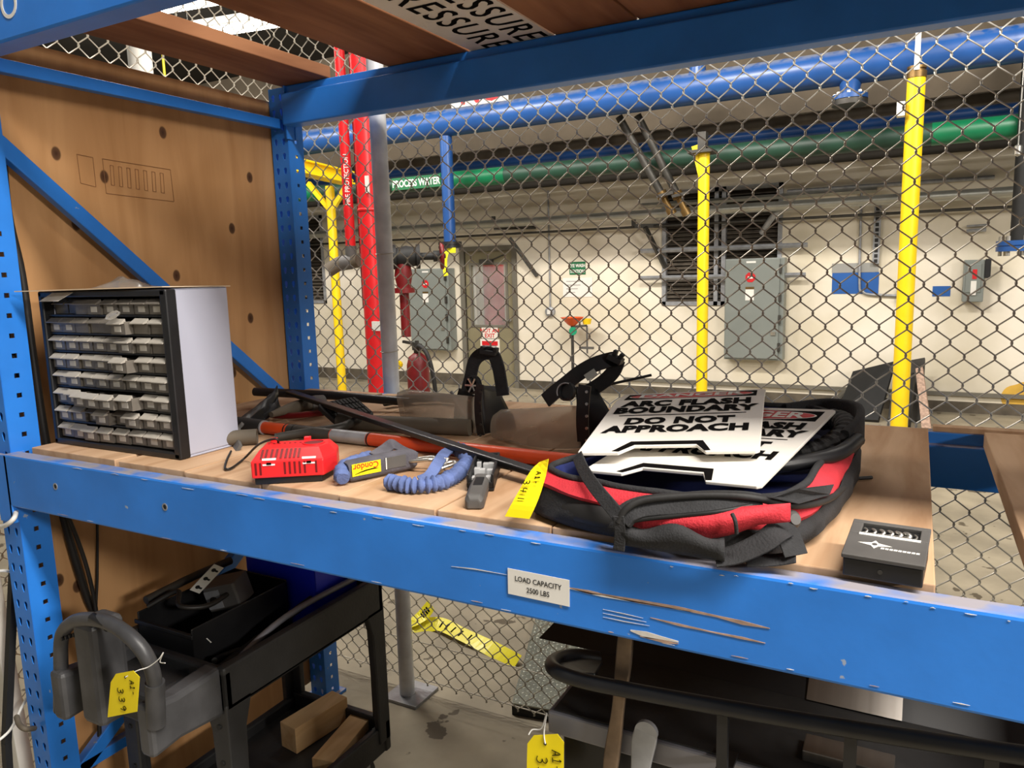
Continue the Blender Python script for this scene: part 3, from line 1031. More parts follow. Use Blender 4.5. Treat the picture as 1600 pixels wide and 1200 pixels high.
# thin riser
q = PY(543, 300, yr + .1)
zb_ = PY(552, 388, yr + .1).z
t = thing('fire_riser', 'thin red fire pipe with a white-lettered band left of the thick one', 'pipe', (q.x, yr + .1, zb_))
MB().tube([(q.x, yr + .1, zb_), (q.x, yr + .1, 4.74)], .042, 18).build('pipe_body', M['red'], t, smooth=True)
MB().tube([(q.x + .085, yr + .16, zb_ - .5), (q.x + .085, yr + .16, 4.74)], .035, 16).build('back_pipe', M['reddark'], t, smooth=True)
za, zb2 = PY(540, 247, yr).z, PY(545, 310, yr).z
nf = V((.61, -.79, 0))
text('lettering', 'FIRE PROTECTION', .052, frame(V((q.x, yr + .1, (za + zb2) / 2)) + nf * .0425 - V((-.79, -.61, 0)) * .018, (0, 0, 1), (-.79, -.61, 0)), M['white'], t, bold=.0008, sx=.95)
el = thing('pipe_elbow', 'grey lagged pipe elbow ending the thin red pipe', 'pipe', (q.x, yr + .1, zb_ - .15))
pp = [V((q.x + .09, yr + .1, zb_ - .1)), V((q.x, yr + .1, zb_ - .11)), V((q.x - .08, yr + .05, zb_ - .12)), V((q.x - .16, yr - .02, zb_ - .18))]
MB().tube(smooth_path(pp, 5), .058, 16).build('elbow', M['pipedark'], el, smooth=True)
MB().tube(smooth_path([p + V((0, 0, 0)) for p in pp[1:3]], 2), .062, 16).build('wrap_band', M['grey'], el, smooth=True)
MB().tube([(q.x, yr + .1, zb_ - .1), (q.x, yr + .1, zb_ + .02)], .047, 16).build('collar', M['grey'], el, smooth=True)

# wheeled fire extinguisher behind the fence
q = PY(654, 590, 6.0)
t = thing('fire_extinguisher', 'red wheeled fire extinguisher with a black hose behind the fence', 'extinguisher', (q.x, 6.0, 0))
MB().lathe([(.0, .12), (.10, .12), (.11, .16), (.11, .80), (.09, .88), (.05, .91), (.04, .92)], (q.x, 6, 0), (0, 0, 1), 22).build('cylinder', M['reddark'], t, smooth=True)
MB().lathe([(.035, .9), (.035, .95), (.05, .95), (.05, 1.0), (.02, 1.0), (.02, 1.04)], (q.x, 6, 0), (0, 0, 1), 12).obox((q.x - .15, 5.98, 1.03), (q.x + .06, 5.98, 1.0), .03, .025).build('valve', M['darksteel'], t)
MB().tube(smooth_path([(q.x + .03, 5.95, .95), (q.x + .1, 5.9, 1.0), (q.x + .2, 5.88, .92), (q.x + .26, 5.88, .7), (q.x + .27, 5.9, .4)], 6), .022, 10).build('hose', M['blackrub'], t, smooth=True)
MB().lathe([(.17, 0), (.17, .05)], (q.x - .16, 6, .17), (-1, 0, 0), 20).build('wheel', M['blackrub'], t)
MB().lathe([(.17, 0), (.17, .05)], (q.x + .16, 6, .17), (1, 0, 0), 20).build('wheel', M['blackrub'], t)
MB().lathe([(.03, 0), (.05, .05), (.05, .07)], (q.x - .12, 5.88, .82), (0, -1, 0), 12).build('nozzle', M['yellow'], t)

# ceiling fluorescents
def fixture(label, x, y, z, L=1.3, ang=0.0):
    t = thing('fluorescent_light', label, 'light', (x, y, z), 'ceiling fluorescents')
    R_ = Matrix.Rotation(ang, 4, 'Z')
    R_.translation = V((x, y, z))
    MB(R_).box((-L / 2, -.15, .04), (L / 2, .15, .12)).build('housing', M['lampbody'], t, bevel=.01)
    for s_ in (-.08, .08):
        MB(R_).tube([(-L / 2 + .03, s_, .02), (L / 2 - .03, s_, .02)], .018, 10).build('tube', M['lamp'], t, smooth=True)
    for s_ in (-.5, .5):
        MB(R_).tube([(L * s_ * .8, 0, .12), (L * s_ * .8, 0, 4.75 - z)], .005, 6).build('hanger', M['darksteel'], t)
    return t


q = PZ(372, 48, 4.3)
fixture('bright fluorescent fixture seen in the gap between the upper boards', q.x, q.y, 4.3, 1.6, math.radians(10))
q = PZ(285, 12, 4.3)
fixture('bright fluorescent fixture behind the foremost upper board', q.x, q.y, 4.3, 1.6, math.radians(10))
# white column and rope beyond the left fence
q = PX(219, 95, -6.2)
o = MB().tube([(q.x, q.y, 0), (q.x, q.y, 4.74)], .1, 20).build('white_column', M['lampbody'], smooth=True)
tag(o, 'white round column seen above the plywood panel', 'column')
q = PX(256, 105, -4.4)
o = MB().tube([(q.x, q.y, 2.0), (q.x + .0, q.y, 4.74)], .008, 6).build('hanging_rope', M['tape'])
tag(o, 'thin yellow cord hanging above the plywood panel', 'rope')

# ================================================================== CHAIN-LINK FENCES
P = .0690                                    # diamond width
PV = .0772                                   # diamond height
FY = 2.315


def zig_mesh(name, flip, z0, z1, along):
    pts = []
    k = 0
    z = z0
    while z <= z1 + 1e-6:
        right = (k % 2 == 1) != flip
        a = P / 2 * .5 * (1 if right else -1)
        dpt = .0021 if right else -.0021
        dz = .0052
        pts += [(a * 1.06, dpt, z - dz), (a * 1.10, dpt * .2, z), (a * 1.06, -dpt, z + dz)]
        k += 1
        z += PV / 2
    if along == 'y':
        pts = [(b_, a_, c_) for a_, b_, c_ in pts]
    bb = MB().tube(pts, .00215, 5, up=(0, 1, 0) if along == 'x' else (1, 0, 0))
    me = bb.mesh(name, V((0, 0, 0)), True)
    me.materials.append(M['wire'])
    return me


def fence(label, start, end, along, z0=.04, z1=3.2):
    fixed = start[1] if along == 'x' else start[0]
    t = thing('chain_link_fence', label, 'fence', (start[0], start[1], 0), 'galvanized chain-link fences')
    ms = [zig_mesh('wire', False, z0, z1, along), zig_mesh('wire', True, z0, z1, along)]
    L = (end[0] - start[0]) if along == 'x' else (end[1] - start[1])
    n = int(abs(L) / (P / 2))
    for i in range(n):
        d = (i + .5) * P / 2
        loc = (start[0] + d, start[1], 0) if along == 'x' else (start[0], start[1] + d, 0)
        inst(ms[i % 2], 'wire', t, loc)
    return t


t = fence('chain-link fence standing behind the whole rack', (-2.30, FY), (1.75, FY), 'x')
# tension wires, posts
for z in (.06, .22, 3.18):
    MB().tube([(-2.30, FY + .006, z), (-1.2, FY + .008, z - .012), (0, FY + .006, z + .006), (1.75, FY + .006, z)], .0022, 6).build('tension_wire', M['wire'], t)
xp = -1.748
po = MB().tube([(xp, 2.27, 0.012), (xp, 2.27, 3.25)], .0305, 24).build('post', M['post'], t, smooth=True)
MB().box((xp - .07, 2.2, 0), (xp + .09, 2.36, .012)).build('base_plate', M['galv'], t)
MB().tube([(1.75, 2.27, 0), (1.75, 2.27, 3.25)], .0305, 20).build('post', M['galv'], t, smooth=True)
for z in (.55, 1.05, PY(610, 395, 2.24).z, PY(620, 550, 2.24).z, 2.6):
    pts = [(xp + .0335 * math.cos(a), 2.27 + .0335 * math.sin(a) - .0, z + .004 * math.sin(a)) for a in [math.radians(100 - 20 * k) for k in range(18)]]
    MB().tube(pts + [(xp - .06, 2.31, z - .01)], .0017, 5).build('tie_wire', M['wire'], t)
t2 = fence('chain-link fence along the left side behind the plywood', (-2.38, .2), (-2.38, 2.42), 'y')
MB().tube([(-2.375, .2, 3.18), (-2.375, 2.42, 3.18)], .0022, 6).build('tension_wire', M['wire'], t2)
MB().tube([(-2.38, .17, 0), (-2.38, .17, 3.25)], .0305, 20).build('post', M['galv'], t2, smooth=True)

# ================================================================== PALLET RACK
YF = 1.02                                   # front beam face
SH = 1.275                                  # shelf board top
XL = -2.0
XR = 0.78
rack = thing('pallet_rack', 'blue steel pallet rack with perforated uprights and load beams', 'rack', ((XL + XR) / 2, 1.6, 0))


def perf_face(bb, o, ux, uz, cols, pitch, z0, z1, w, hole, skip=None):
    """face strip pierced by real holes. cols = list of centre offsets; hole = 8 points (x,z) around a centre"""
    o, ux, uz = V(o), V(ux), V(uz)
    n = int((z1 - z0) / pitch)
    cw = w / len(cols)
    for c_ in range(len(cols)):
        xa, xb = c_ * cw, (c_ + 1) * cw
        xm = cols[c_]
        for k in range(n):
            za, zb = z0 + k * pitch, z0 + (k + 1) * pitch
            zm = (za + zb) / 2 + (pitch * .0)
            outer = [(xb, zm), (xb, zb), (xm, zb), (xa, zb), (xa, zm), (xa, za), (xm, za), (xb, za)]
            inner = [(xm + hx, zm + hz) for hx, hz in hole]
            vs = [o + ux * x + uz * z for x, z in outer + inner]
            bb.add(vs, [(i, (i + 1) % 8, 8 + (i + 1) % 8, 8 + i) for i in range(8)])
    zt = z0 + n * pitch
    if zt < z1 - 1e-4:
        bb.add([o + uz * zt, o + ux * w + uz * zt, o + ux * w + uz * z1, o + uz * z1], [(0, 1, 2, 3)])


TEAR = [(.0075, .004), (.006, .009), (0, .012), (-.006, .009), (-.0075, .004), (-.004, -.010), (0, -.014), (.004, -.010)]
SQ = [(.0065, 0), (.0065, .006), (0, .006), (-.0065, .006), (-.0065, 0), (-.0065, -.006), (0, -.006), (.0065, -.006)]


def upright(x0, y0, inner_plus, rear=False, mat='blue'):
    w = .078
    x1 = x0 + w
    bb = MB()
    yf, yb = (y0, y0 + .075)
    perf_face(bb, (x0, yf, 0), (1, 0, 0), (0, 0, 1), [w * .27, w * .73], .0508, .012, 2.356, w, TEAR)
    xi = x1 if inner_plus else x0
    xo = x0 if inner_plus else x1
    perf_face(bb, (xi, yf, 0), (0, 1, 0), (0, 0, 1), [.0375], .0508, .012, 2.356, .075, SQ)
    bb.add([(xo, yf, .012), (xo, yb, .012), (xo, yb, 2.356), (xo, yf, 2.356)], [(0, 1, 2, 3)])
    if rear:
        bb.add([(x0, yb, .012), (x0 + .02, yb, .012), (x0 + .02, yb, 2.356), (x0, yb, 2.356)], [(0, 1, 2, 3)])
        bb.add([(x1, yb, .012), (x1 - .02, yb, .012), (x1 - .02, yb, 2.356), (x1, yb, 2.356)], [(0, 1, 2, 3)])
    o = bb.build('upright', M[mat], rack, solid=.0022)
    MB().box((x0 - .02, yf - .02, 0), (x1 + .02, yb + .02, .012)).build('foot_plate', M['blue'], o)
    return o


UL = -2.096
upright(UL, 1.04, True)
upright(UL - .0, 2.095, True, True)
upright(XR, 1.04, False)
upright(XR, 2.095, False, True)


def beam(y0, z_top, h, front, label=None):
    """stepped box beam; the step (ledge for the boards) is on the inner side"""
    d = .062
    step = .032
    s_ = 1 if front else -1
    ya = y0 if front else y0
    prof = [(0, 0), (d, 0), (d, h - .030), (d - .022, h - .030), (d - .022, h), (0, h)]
    r_ = .004
    bb = MB()
    xs = (XL - .018, XR)
    n = len(prof)
    vs = []
    for x in xs:
        vs += [(x, ya + s_ * py, z_top - h + pz) for py, pz in prof]
    bb.add(vs, [tuple(range(n)), tuple(range(2 * n - 1, n - 1, -1))] + [((i + 1) % n, i, n + i, n + (i + 1) % n) for i in range(n)])
    o = bb.build('beam', M['blue'], rack, bevel=.005)
    for x, dd in ((XL - .036, 1), (XR + .036, -1)):
        yy = ya - s_ * .0
        MB().box((x - .032, min(yy, yy + s_ * .012), z_top - h - .045), (x + .03, max(yy, yy + s_ * .012), z_top - .002)).build('end_connector', M['blue'], o, bevel=.002)
        MB().box((x + dd * .02, min(yy, yy + s_ * .05), z_top - h - .045), (x + dd * .026, max(yy, yy + s_ * .05), z_top - .002)).build('connector_plate', M['blue'], o)
    return o


FZ = 1.267
BH = .136
fb = beam(YF, FZ, BH, True)
beam(2.135, FZ, BH, False)
UZ = 2.36
beam(YF, UZ, .142, True)
beam(2.135, UZ, .138, False)

# unseen next bay, added so its upper shelf blocks lamp light
X2 = XR + 2.78
upright(X2, 1.04, False)
upright(X2, 2.095, False, True)
for y_, s_ in ((YF, 1), (2.135, -1)):
    MB().box((XR + .079, min(y_, y_ + s_ * .06), UZ - .14), (X2, max(y_, y_ + s_ * .06), UZ)).build('beam', M['blue'], rack, bevel=.005)
# strut and braces of the left side frame
XS = -2.055
def strut(a, c, w=.04, h=.03):
    bb = MB()
    a, c = V(a), V(c)
    bb.obox(a, c, h, w, up=(0, -(c - a).z, (c - a).y))
    return bb.build('brace', M['blue'], rack, bevel=.003)


def sx(u, v):
    return PX(u, v, -2.035)


a, c = sx(0, 100), sx(415, 182)
strut((XS, 1.115, a.z), (XS, 2.095, a.z), .034)
a, c = sx(2, 222), sx(428, 602)
dirv = (c - a).normalized()
strut((XS, 1.115, a.z + (1.115 - a.y) * dirv.z / dirv.y), (XS, 2.095, a.z + (2.095 - a.y) * dirv.z / dirv.y), .042)
strut((XS, 1.115, .32), (XS, 2.095, .32), .034)
strut((XS, 1.115, .30), (XS, 2.095, .98), .042)
xr_ = XR + .05
strut((xr_, 1.115, 2.23), (xr_, 2.095, 2.23), .034)
strut((xr_, 1.115, 2.2), (xr_, 2.095, 1.3), .042)

# load label on the front beam
def on_front(u, v, d=.0):
    return PY(u, v, YF - d)


lc = on_front(841, 917, .001)
lx0, lx1 = on_front(793, 905).x, on_front(889, 925).x
MBl = frame((lc.x, YF - .0012, lc.z), (1, 0, -.012), (0, 0, 1))
wl = (lx1 - lx0)
lab = MB(MBl).prism([(-wl / 2, -.022), (wl / 2, -.022), (wl / 2, .022), (-wl / 2, .022)], .0008).build('load_label', M['white'], fb)
lab['label'] = 'white LOAD CAPACITY 2500 LBS label'
text('lettering', 'LOAD CAPACITY', .0125, frame(MBl @ V((0, .003, .0009)), (1, 0, -.012), (0, 0, 1)), M['ink'], fb, bold=.00012, sx=.86)
text('lettering', '2500 LBS', .0125, frame(MBl @ V((0, -.013, .0009)), (1, 0, -.012), (0, 0, 1)), M['ink'], fb, bold=.00012, sx=.86)


def scratch(pts, w, mt=None):
    """thin strip of bared metal on the beam face: pixel path"""
    bb = MB()
    n = len(pts)
    top, bot = [], []
    for i, (u, v) in enumerate(pts):
        p = on_front(u, v, .0007)
        ww = w * (0.25 if i in (0, n - 1) else 1.0) * (1 + .4 * math.sin(i * 2.3))
        top.append(p + V((0, 0, ww / 2)))
        bot.append(p - V((0, 0, ww / 2)))
    bb.grid([top, bot])
    o = bb.build('scratch', mt or M['rust'], fb, solid=.0006)


scratch([(888, 918), (920, 925), (942, 929), (1000, 940), (1060, 950), (1120, 963), (1160, 973), (1203, 982)], .0045)
scratch([(888, 919), (940, 931), (1010, 943), (1080, 956)], .0022, M['white'])
scratch([(1016, 965), (1060, 976), (1110, 987), (1160, 997), (1196, 1005)], .003)
scratch([(705, 885), (740, 889), (792, 898)], .0014, M['label'])
for k in range(3):
    scratch([(942, 952 + k * 6), (975, 959 + k * 6), (1005 + 5 * k, 966 + k * 6)], .0009, M['label'])
scratch([(985, 985), (1010, 992), (1035, 997), (1060, 1003)], .008, M['label'])
scratch([(1000, 994), (1040, 1003), (1060, 1006)], .004)
# chips along the worn top and bottom edges
for k in range(26):
    u = 120 + k * 58 + RND.uniform(-18, 18)
    if 830 < u < 1010: continue
    v = 713 + .1607 * u + RND.uniform(-1, 6)
    L_c = RND.uniform(4, 20)
    scratch([(u, v), (u + L_c * .5, v + .08 * L_c + RND.uniform(-1, 1)), (u + L_c, v + .16 * L_c)], RND.uniform(.0005, .0013), M['label'] if k % 3 else M['white'])
for k in range(14):
    u = 60 + k * 108 + RND.uniform(-40, 40)
    v = 788 + .211 * u - RND.uniform(1, 5)
    L_c = RND.uniform(8, 30)
    scratch([(u, v), (u + L_c * .5, v + .1 * L_c), (u + L_c, v + .2 * L_c)], RND.uniform(.0006, .0012), M['label'] if k % 2 else M['rust'])
# bolt holes at the left of the front beam
for u, v in ((87, 760), (258, 792)):
    p = on_front(u, v)
    MB().lathe([(.0085, 0), (.0085, .001), (.0055, .001), (.0055, -.004)], (p.x, YF - .0002, p.z), (0, -1, 0), 14, cap=False).build('hole_rim', M['galv'], fb)
    MB().lathe([(.0056, 0), (.0056, .0006)], (p.x, YF - .0003, p.z), (0, -1, 0), 14).build('bolt_hole', M['dark'], fb)
# round sticker on the upper front beam
p = PY(14, 6, YF)
MB().lathe([(.03, 0), (.03, .001), (.022, .001), (.022, 0)], (p.x, YF - .0005, p.z), (0, -1, 0), 24, cap=False).build('round_sticker', M['white'], rack)

# plywood on the left side
ya = 1.118
pz = PX(42, 67, -2.1).z
o = MB().box((-2.118, 1.115, .06), (-2.104, 2.17, pz)).build('plywood_panel', M['ply'])
tag(o, 'large knotty plywood panel closing the left side of the rack', 'plywood')
# faint printed grade stamps
def stamp(poly, name='grade_stamp'):
    pts = [PX(u, v, -2.1035) for u, v in poly]
    bb = MB()
    for i in range(len(pts)):
        bb.obox(pts[i], pts[(i + 1) % len(pts)], .0012, .0018, up=(1, 0, 0))
    q_ = bb.build(name, M['stampink'], o)


M['stampink'] = pm('faded_stamp_ink', (142, 98, 62), .8, 0, .1, 20)
stamp([(160, 248), (266, 265), (272, 315), (166, 302)])
stamp([(120, 241), (145, 246), (150, 292), (126, 286)])
for k in range(7):
    u = 172 + k * 13
    stamp([(u, 258 + k * 2), (u + 5, 259 + k * 2), (u + 7, 290 + k * 2), (u + 2, 289 + k * 2)])
# boards across the upper shelf
UB = UZ + .001
def uboard(label, corners, t, mt, name='upper_board'):
    """corners: underside pixels (front-left x, front-right x) given as world x pair"""
    xa, xb = corners
    o_ = MB().box((xa, YF + .004, UB), (xb, 2.112, UB + t)).build(name, mt, None, bevel=.003)
    return tag(o_, label, 'board', 'boards on the upper shelf')


def ux_(u, v):
    return PZ(u, v, UB).x


uboard('foremost upper board at the left, with its edge lit', ((ux_(120, 45) + ux_(410, 132)) / 2, (ux_(186, 24) + ux_(517, 120)) / 2), .04, M['board'])
uboard('upper board just left of the white lettered panel', (ux_(586, 97), ux_(709, 70)), .04, M['board'])
xs1, xs2 = ux_(712, 69) + .0, ux_(844, 42)
uboard('upper board just right of the white lettered panel', (xs2 + .004, ux_(986, 24)), .03, M['board'])
uboard('upper board second to the right of the white lettered panel', (ux_(988, 24) + .004, ux_(1133, 0) + .1), .03, M['board'])
xe = ux_(1133, 0) + .104
o = MB().box((xe, YF + .004, UB), (X2, 2.112, UB + .018)).build('shade_plywood', M['board'])  # out-of-view sheet, run on over the added bay to block lamp light
tag(o, 'unseen plywood sheet shading the right of the upper shelf and the added bay', 'plywood')
s = thing('lettered_panel', 'white panel overhead printed with PRESSURE in black', 'sign', ((xs1 + xs2) / 2, 1.6, UB))
MB().box((xs1 + .002, YF + .005, UB + .0005), (xs2 - .002, 2.112, UB + .0085)).build('plate', M['signw'], s)
ws = xs2 - xs1
for k in range(2):
    mm = frame((xs1 + ws * (.20 + .42 * k), 2.12 - .02 * k, UB + .0003), (0, 1, 0), (1, 0, 0))
    text('lettering', 'PRESSURE', .135, mm, M['ink'], s, bold=.0015, sx=.9, align='RIGHT', depth=.0004, space=1.15)

# ================================================================== SHELF BOARDS
LED = FZ - .030                              # ledge the boards rest on
def sx_(u, v):
    return PZ(u, v, SH).x


def sboard(label, xa, xb, mt, y0=1.0635, y1=2.09, t=None, name='shelf_board', cat='board'):
    z0 = LED + .001
    o_ = MB().box((xa, y0, z0), (xb, y1, SH if t is None else z0 + t)).build(name, mt, None, bevel=.002)
    return tag(o_, label, cat, 'boards of the middle shelf')


sboard('leftmost shelf board, under the outer edge of the drawer cabinet', XL + .012, sx_(164, 722), M['plyshelf'], 1.075)
sboard('second shelf board from the left, under the drawer cabinet', sx_(171, 724), sx_(271, 741), M['plyshelf'], 1.07)
sboard('third shelf board from the left, before the charger', sx_(273, 742), sx_(391, 760), M['plyshelf'])
sboard('shelf board under the red charger', sx_(393, 760), sx_(519, 777), M['plyshelf'], 1.066)
sboard('shelf board under the blue lanyard', sx_(521, 777), sx_(674, 799), M['plyshelf'])
sboard('shelf board with bold grain under the open connector plug', sx_(677, 800), sx_(860, 824), M['plyshelf'], 1.063)
xq = (sx_(1471, 922) + sx_(1446, 672)) / 2
sboard('wide plywood sheet under the tool bag and the bit box', sx_(862, 824), xq, M['plyshelf'], 1.063, name='shelf_plywood', cat='plywood')
xk = PZ(1541, 684, SH).x
sboard('thick board alone at the right end, past the open gap', xk, xk + .28, M['plyshelf'], 1.063, 2.09)
o = MB().box((xq + .01, 2.10, FZ + .0005), (XR - .01, 2.134, FZ + .012)).build('ledger_strip', M['plyshelf'])
tag(o, 'thin wooden strip lying along the rear beam at the right', 'board')

# ================================================================== DRAWER CABINET
x0, x1 = -1.978, -1.49
y0, y1 = 1.13, 1.305
z0, z1 = SH + .0005, SH + .395
cab = thing('drawer_cabinet', 'grey parts cabinet with sixty-four small drawers on the left of the shelf', 'cabinet', ((x0 + x1) / 2, y1, z0))
tk = .006
MB().box((x0 + .004, y0 + .02, z0 + .004), (x0 + .004 + tk, y1, z1)).box((x1 - tk, y0 + .012, z0 + .006), (x1, y1, z1)).box((x0, y0 + .02, z1 - tk), (x1, y1, z1)).box((x0, y0 + .02, z0), (x1, y1, z0 + tk)).build('shell', M['greyblue'], cab, bevel=.003)
MB().box((x0 + .008, y1 - .03, z0 + .005), (x1 - .006, y1 - .02, z1 - .006)).build('back', M['dark'], cab)
fr = MB()
ft = .017
fr.box((x0, y0, z0), (x0 + ft, y0 + .03, z1)).box((x1 - ft - .004, y0, z0), (x1 + .001, y0 + .03, z1)).box((x0, y0, z1 - .016), (x1, y0 + .03, z1)).box((x0, y0, z0), (x1, y0 + .03, z0 + .016))
fr.build('front_frame', M['black'], cab, bevel=.004)
NX = NZ = 8
ox0, ox1 = x0 + ft, x1 - ft - .004
oz0, oz1 = z0 + .016, z1 - .016
px_, pz_ = (ox1 - ox0) / NX, (oz1 - oz0) / NZ
for k in range(1, NZ):
    z = oz0 + k * pz_
    MB().box((ox0, y0 + .012, z - .0022), (ox1, y0 + .165, z + .0022)).build('divider_shelf', M['black'], cab)
# one drawer: tray with front, floor, walls, and a sloping finger lip
dw, dh, dl = px_ - .0035, pz_ - .0075, .135
tr = MB()
tr.box((-dw / 2, 0, 0), (dw / 2, .002, dh * .72)).box((-dw / 2, 0, 0), (dw / 2, dl, .0015)).box((-dw / 2, 0, 0), (-dw / 2 + .0015, dl, dh * .8)).box((dw / 2 - .0015, 0, 0), (dw / 2, dl, dh * .8)).box((-dw / 2, dl - .002, 0), (dw / 2, dl, dh * .85))
me_tray = tr.mesh('drawer')
me_tray.materials.append(M['drawer'])
lp = MB()
lw = dw * .93
lp.add([(-lw / 2, -.012, dh * .70), (lw / 2, -.012, dh * .70), (lw / 2, .004, dh * .98), (-lw / 2, .004, dh * .98),
        (-lw / 2, -.012, dh * .645), (lw / 2, -.012, dh * .645), (lw / 2, .006, dh * .72), (-lw / 2, .006, dh * .72)],
       [(0, 1, 2, 3), (7, 6, 5, 4), (0, 4, 5, 1), (1, 5, 6, 2), (2, 6, 7, 3), (3, 7, 4, 0)])
me_lip = lp.mesh('finger_lip')
me_lip.materials.append(M['lip'])
me_lip2 = me_lip.copy()
me_lip2.materials.clear()
me_lip2.materials.append(M['drawer'])
lbm = MB().box((-dw * .22, -.0008, dh * .16), (dw * .22, 0, dh * .52)).mesh('label_card')
lbm.materials.append(M['label'])
filler = MB().box((-dw / 2 + .004, .01, .003), (dw / 2 - .004, .11, dh * .5)).mesh('contents')
filler.materials.append(M['darksteel'])
pulled = {(5, 2): .030, (5, 3): .036, (5, 4): .036, (5, 5): .026, (5, 1): .010, (1, 5): .024, (3, 5): .030, (6, 3): .014, (6, 5): .012, (7, 2): .012, (7, 3): .008, (4, 1): .004, (0, 3): .004, (2, 5): .010, (6, 4): -.004, (6, 2): -.006, (0, 0): -.02, (0, 1): -.02}
for r_ in range(NZ):
    for c_ in range(NX):
        zz = oz1 - (r_ + 1) * pz_ + .003
        xx = ox0 + (c_ + .5) * px_
        yy = y0 + .012 - pulled.get((r_, c_), RND.uniform(-.003, .004))
        d = inst(me_tray, 'drawer', cab, (xx, yy, zz))
        smoky = (r_ == 0) or (r_ == 1 and c_ < 5) or (r_ == 6 and c_ in (2, 4))
        inst(me_lip2 if smoky else me_lip, 'finger_lip', d, (xx, yy, zz))
        inst(filler, 'contents', d, (xx, yy, zz))
        if not ((r_, c_) in ((0, 0), (0, 1), (0, 2), (1, 2), (1, 3), (1, 4), (1, 6), (1, 7), (2, 7), (3, 7))):
            inst(lbm, 'label_card', d, (xx, yy, zz))
# cardboard and scraps lying on the cabinet
zt = z1 + .0005
a = V((x0 - .02, y0 - .03, zt))
card = MB().slab([(x0 - .0, y0 - .055, zt + .003), (x1 - .02, y0 + .01, zt + .006), (x1 - .01, y1 + .02, zt + .002), (x0 - .0, y1 - .01, zt + .002)], .0025).build('cardboard_sheet', M['paper'])
tag(card, 'flat tan cardboard sheet lying on the drawer cabinet', 'cardboard')
o = MB().slab([(x0 + .05, y0 - .026, zt - .024), (x0 + .13, y0 - .028, zt - .024), (x0 + .155, y0 - .004, zt - .004), (x0 + .075, y0 - .006, zt - .004)], .001).build('paper_flap', M['label'])
tag(o, 'pale paper flap hanging over the cabinet top edge', 'paper')
bg = MB()
rows = []
for i in range(9):
    row = []
    for j in range(9):
        x = x0 + .12 + .14 * i / 8
        y = y0 + .06 + .1 * j / 8
        e = math.sin(math.pi * i / 8) * math.sin(math.pi * j / 8)
        row.append(V((x, y, zt + .0045 + e * (.022 + .018 * noise.noise(V((i * .7, j * .9, 2)))))))
    rows.append(row)
bg.grid(rows)
o = bg.build('plastic_bag', M['bag'], None, smooth=True)
tag(o, 'crumpled clear plastic bag on top of the drawer cabinet', 'bag')
# small bag poking from a drawer in the second row
q = V((ox0 + 5.5 * px_, y0 - .012, oz1 - 2 * pz_ + pz_ * .95))
rows = []
for i in range(7):
    row = []
    for j in range(9):
        a = 2 * math.pi * j / 8
        rr = .022 * math.sin(math.pi * (i + .3) / 6.6) * (1 + .35 * noise.noise(V((i * .9, j * 1.3, 5))))
        row.append(q + V((-.014 + i * .005 + rr * math.cos(a) * 1.1, -.008 + rr * math.sin(a) * .4, .002 + i * .0015 + rr * math.sin(a) * .45)))
    rows.append(row)
o = MB().grid(rows).build('plastic_bag', M['bag'], None, smooth=True)
tag(o, 'small clear bag poking out of a drawer in the second row', 'bag')

# black cords hanging down the plywood beside the cabinet
def cord(label, pts, x, r, mt='cable', name='black_cable'):
    pp = [PX(u, v, x + dx) for u, v, dx in pts]
    o_ = MB().tube(smooth_path(pp, 6), r, 8).build(name, M[mt], None, smooth=True)
    return tag(o_, label, 'cable')


cord('thick black cable hanging on the plywood left of the cabinet', [(2, 215, 0), (12, 330, 0), (34, 430, 0), (52, 560, 0), (74, 700, 0), (105, 830, 0), (135, 930, 0), (150, 960, 0)], -2.085, .011)
cord('thin black cable hanging beside the front upright', [(-6, 380, 0), (8, 500, 0), (30, 590, 0), (55, 690, 0), (120, 840, 0), (146, 930, 0), (152, 1000, 0), (156, 1180, 0)], -2.05, .006)
cord('thin straight cable dropping behind the cart handle', [(152, 815, 0), (152, 900, 0), (150, 960, 0), (153, 1050, 0)], -2.09, .004)

# ================================================================== RED CHARGER
A = PZ(396, 759, SH)
B_ = PZ(507, 753, SH)
ux = (B_ - A)
Lc = ux.length
ux.normalize()
uy = V((-ux.y, ux.x, 0))
base = A + V((0, 0, .0005))
ch = thing('battery_charger', 'red battery charger with a dark base and vent slots', 'charger', base + ux * Lc / 2 + uy * .05)
F_ = frame(base, ux, uy)
Wc, hb, hr, ht = .115, .014, .048, .066
def hexo(l0, l1, w0, w1, nose):
    return [(l0, w0), (l1, w0), (l1 + nose, w0 + (w1 - w0) * .45), (l1 + nose * .8, w1), (l0, w1)]
lo = hexo(.0, Lc, 0, Wc, .018)
bb = MB(F_).prism(hexo(.003, Lc - .004, .003, Wc - .003, .015), hb, 0)
bb.build('base', M['black'], ch, bevel=.002)
n = 5
mid = hexo(-.002, Lc + .001, -.002, Wc, .020)
top = [(.010, .034), (Lc - .012, .034), (Lc + .004, .034 + .03), (Lc + .001, Wc - .008), (.010, Wc - .008)]
bb = MB(F_)
vs = [(x, y, hb) for x, y in mid] + [(x, y, hr) for x, y in mid] + [(x, y, ht) for x, y in top]
fs = [tuple(range(n - 1, -1, -1)), tuple(range(2 * n, 3 * n))]
for k in range(2):
    fs += [(k * n + i, k * n + (i + 1) % n, (k + 1) * n + (i + 1) % n, (k + 1) * n + i) for i in range(n)]
bb.add(vs, fs)
body = bb.build('housing', M['redpl'], ch, bevel=.003)
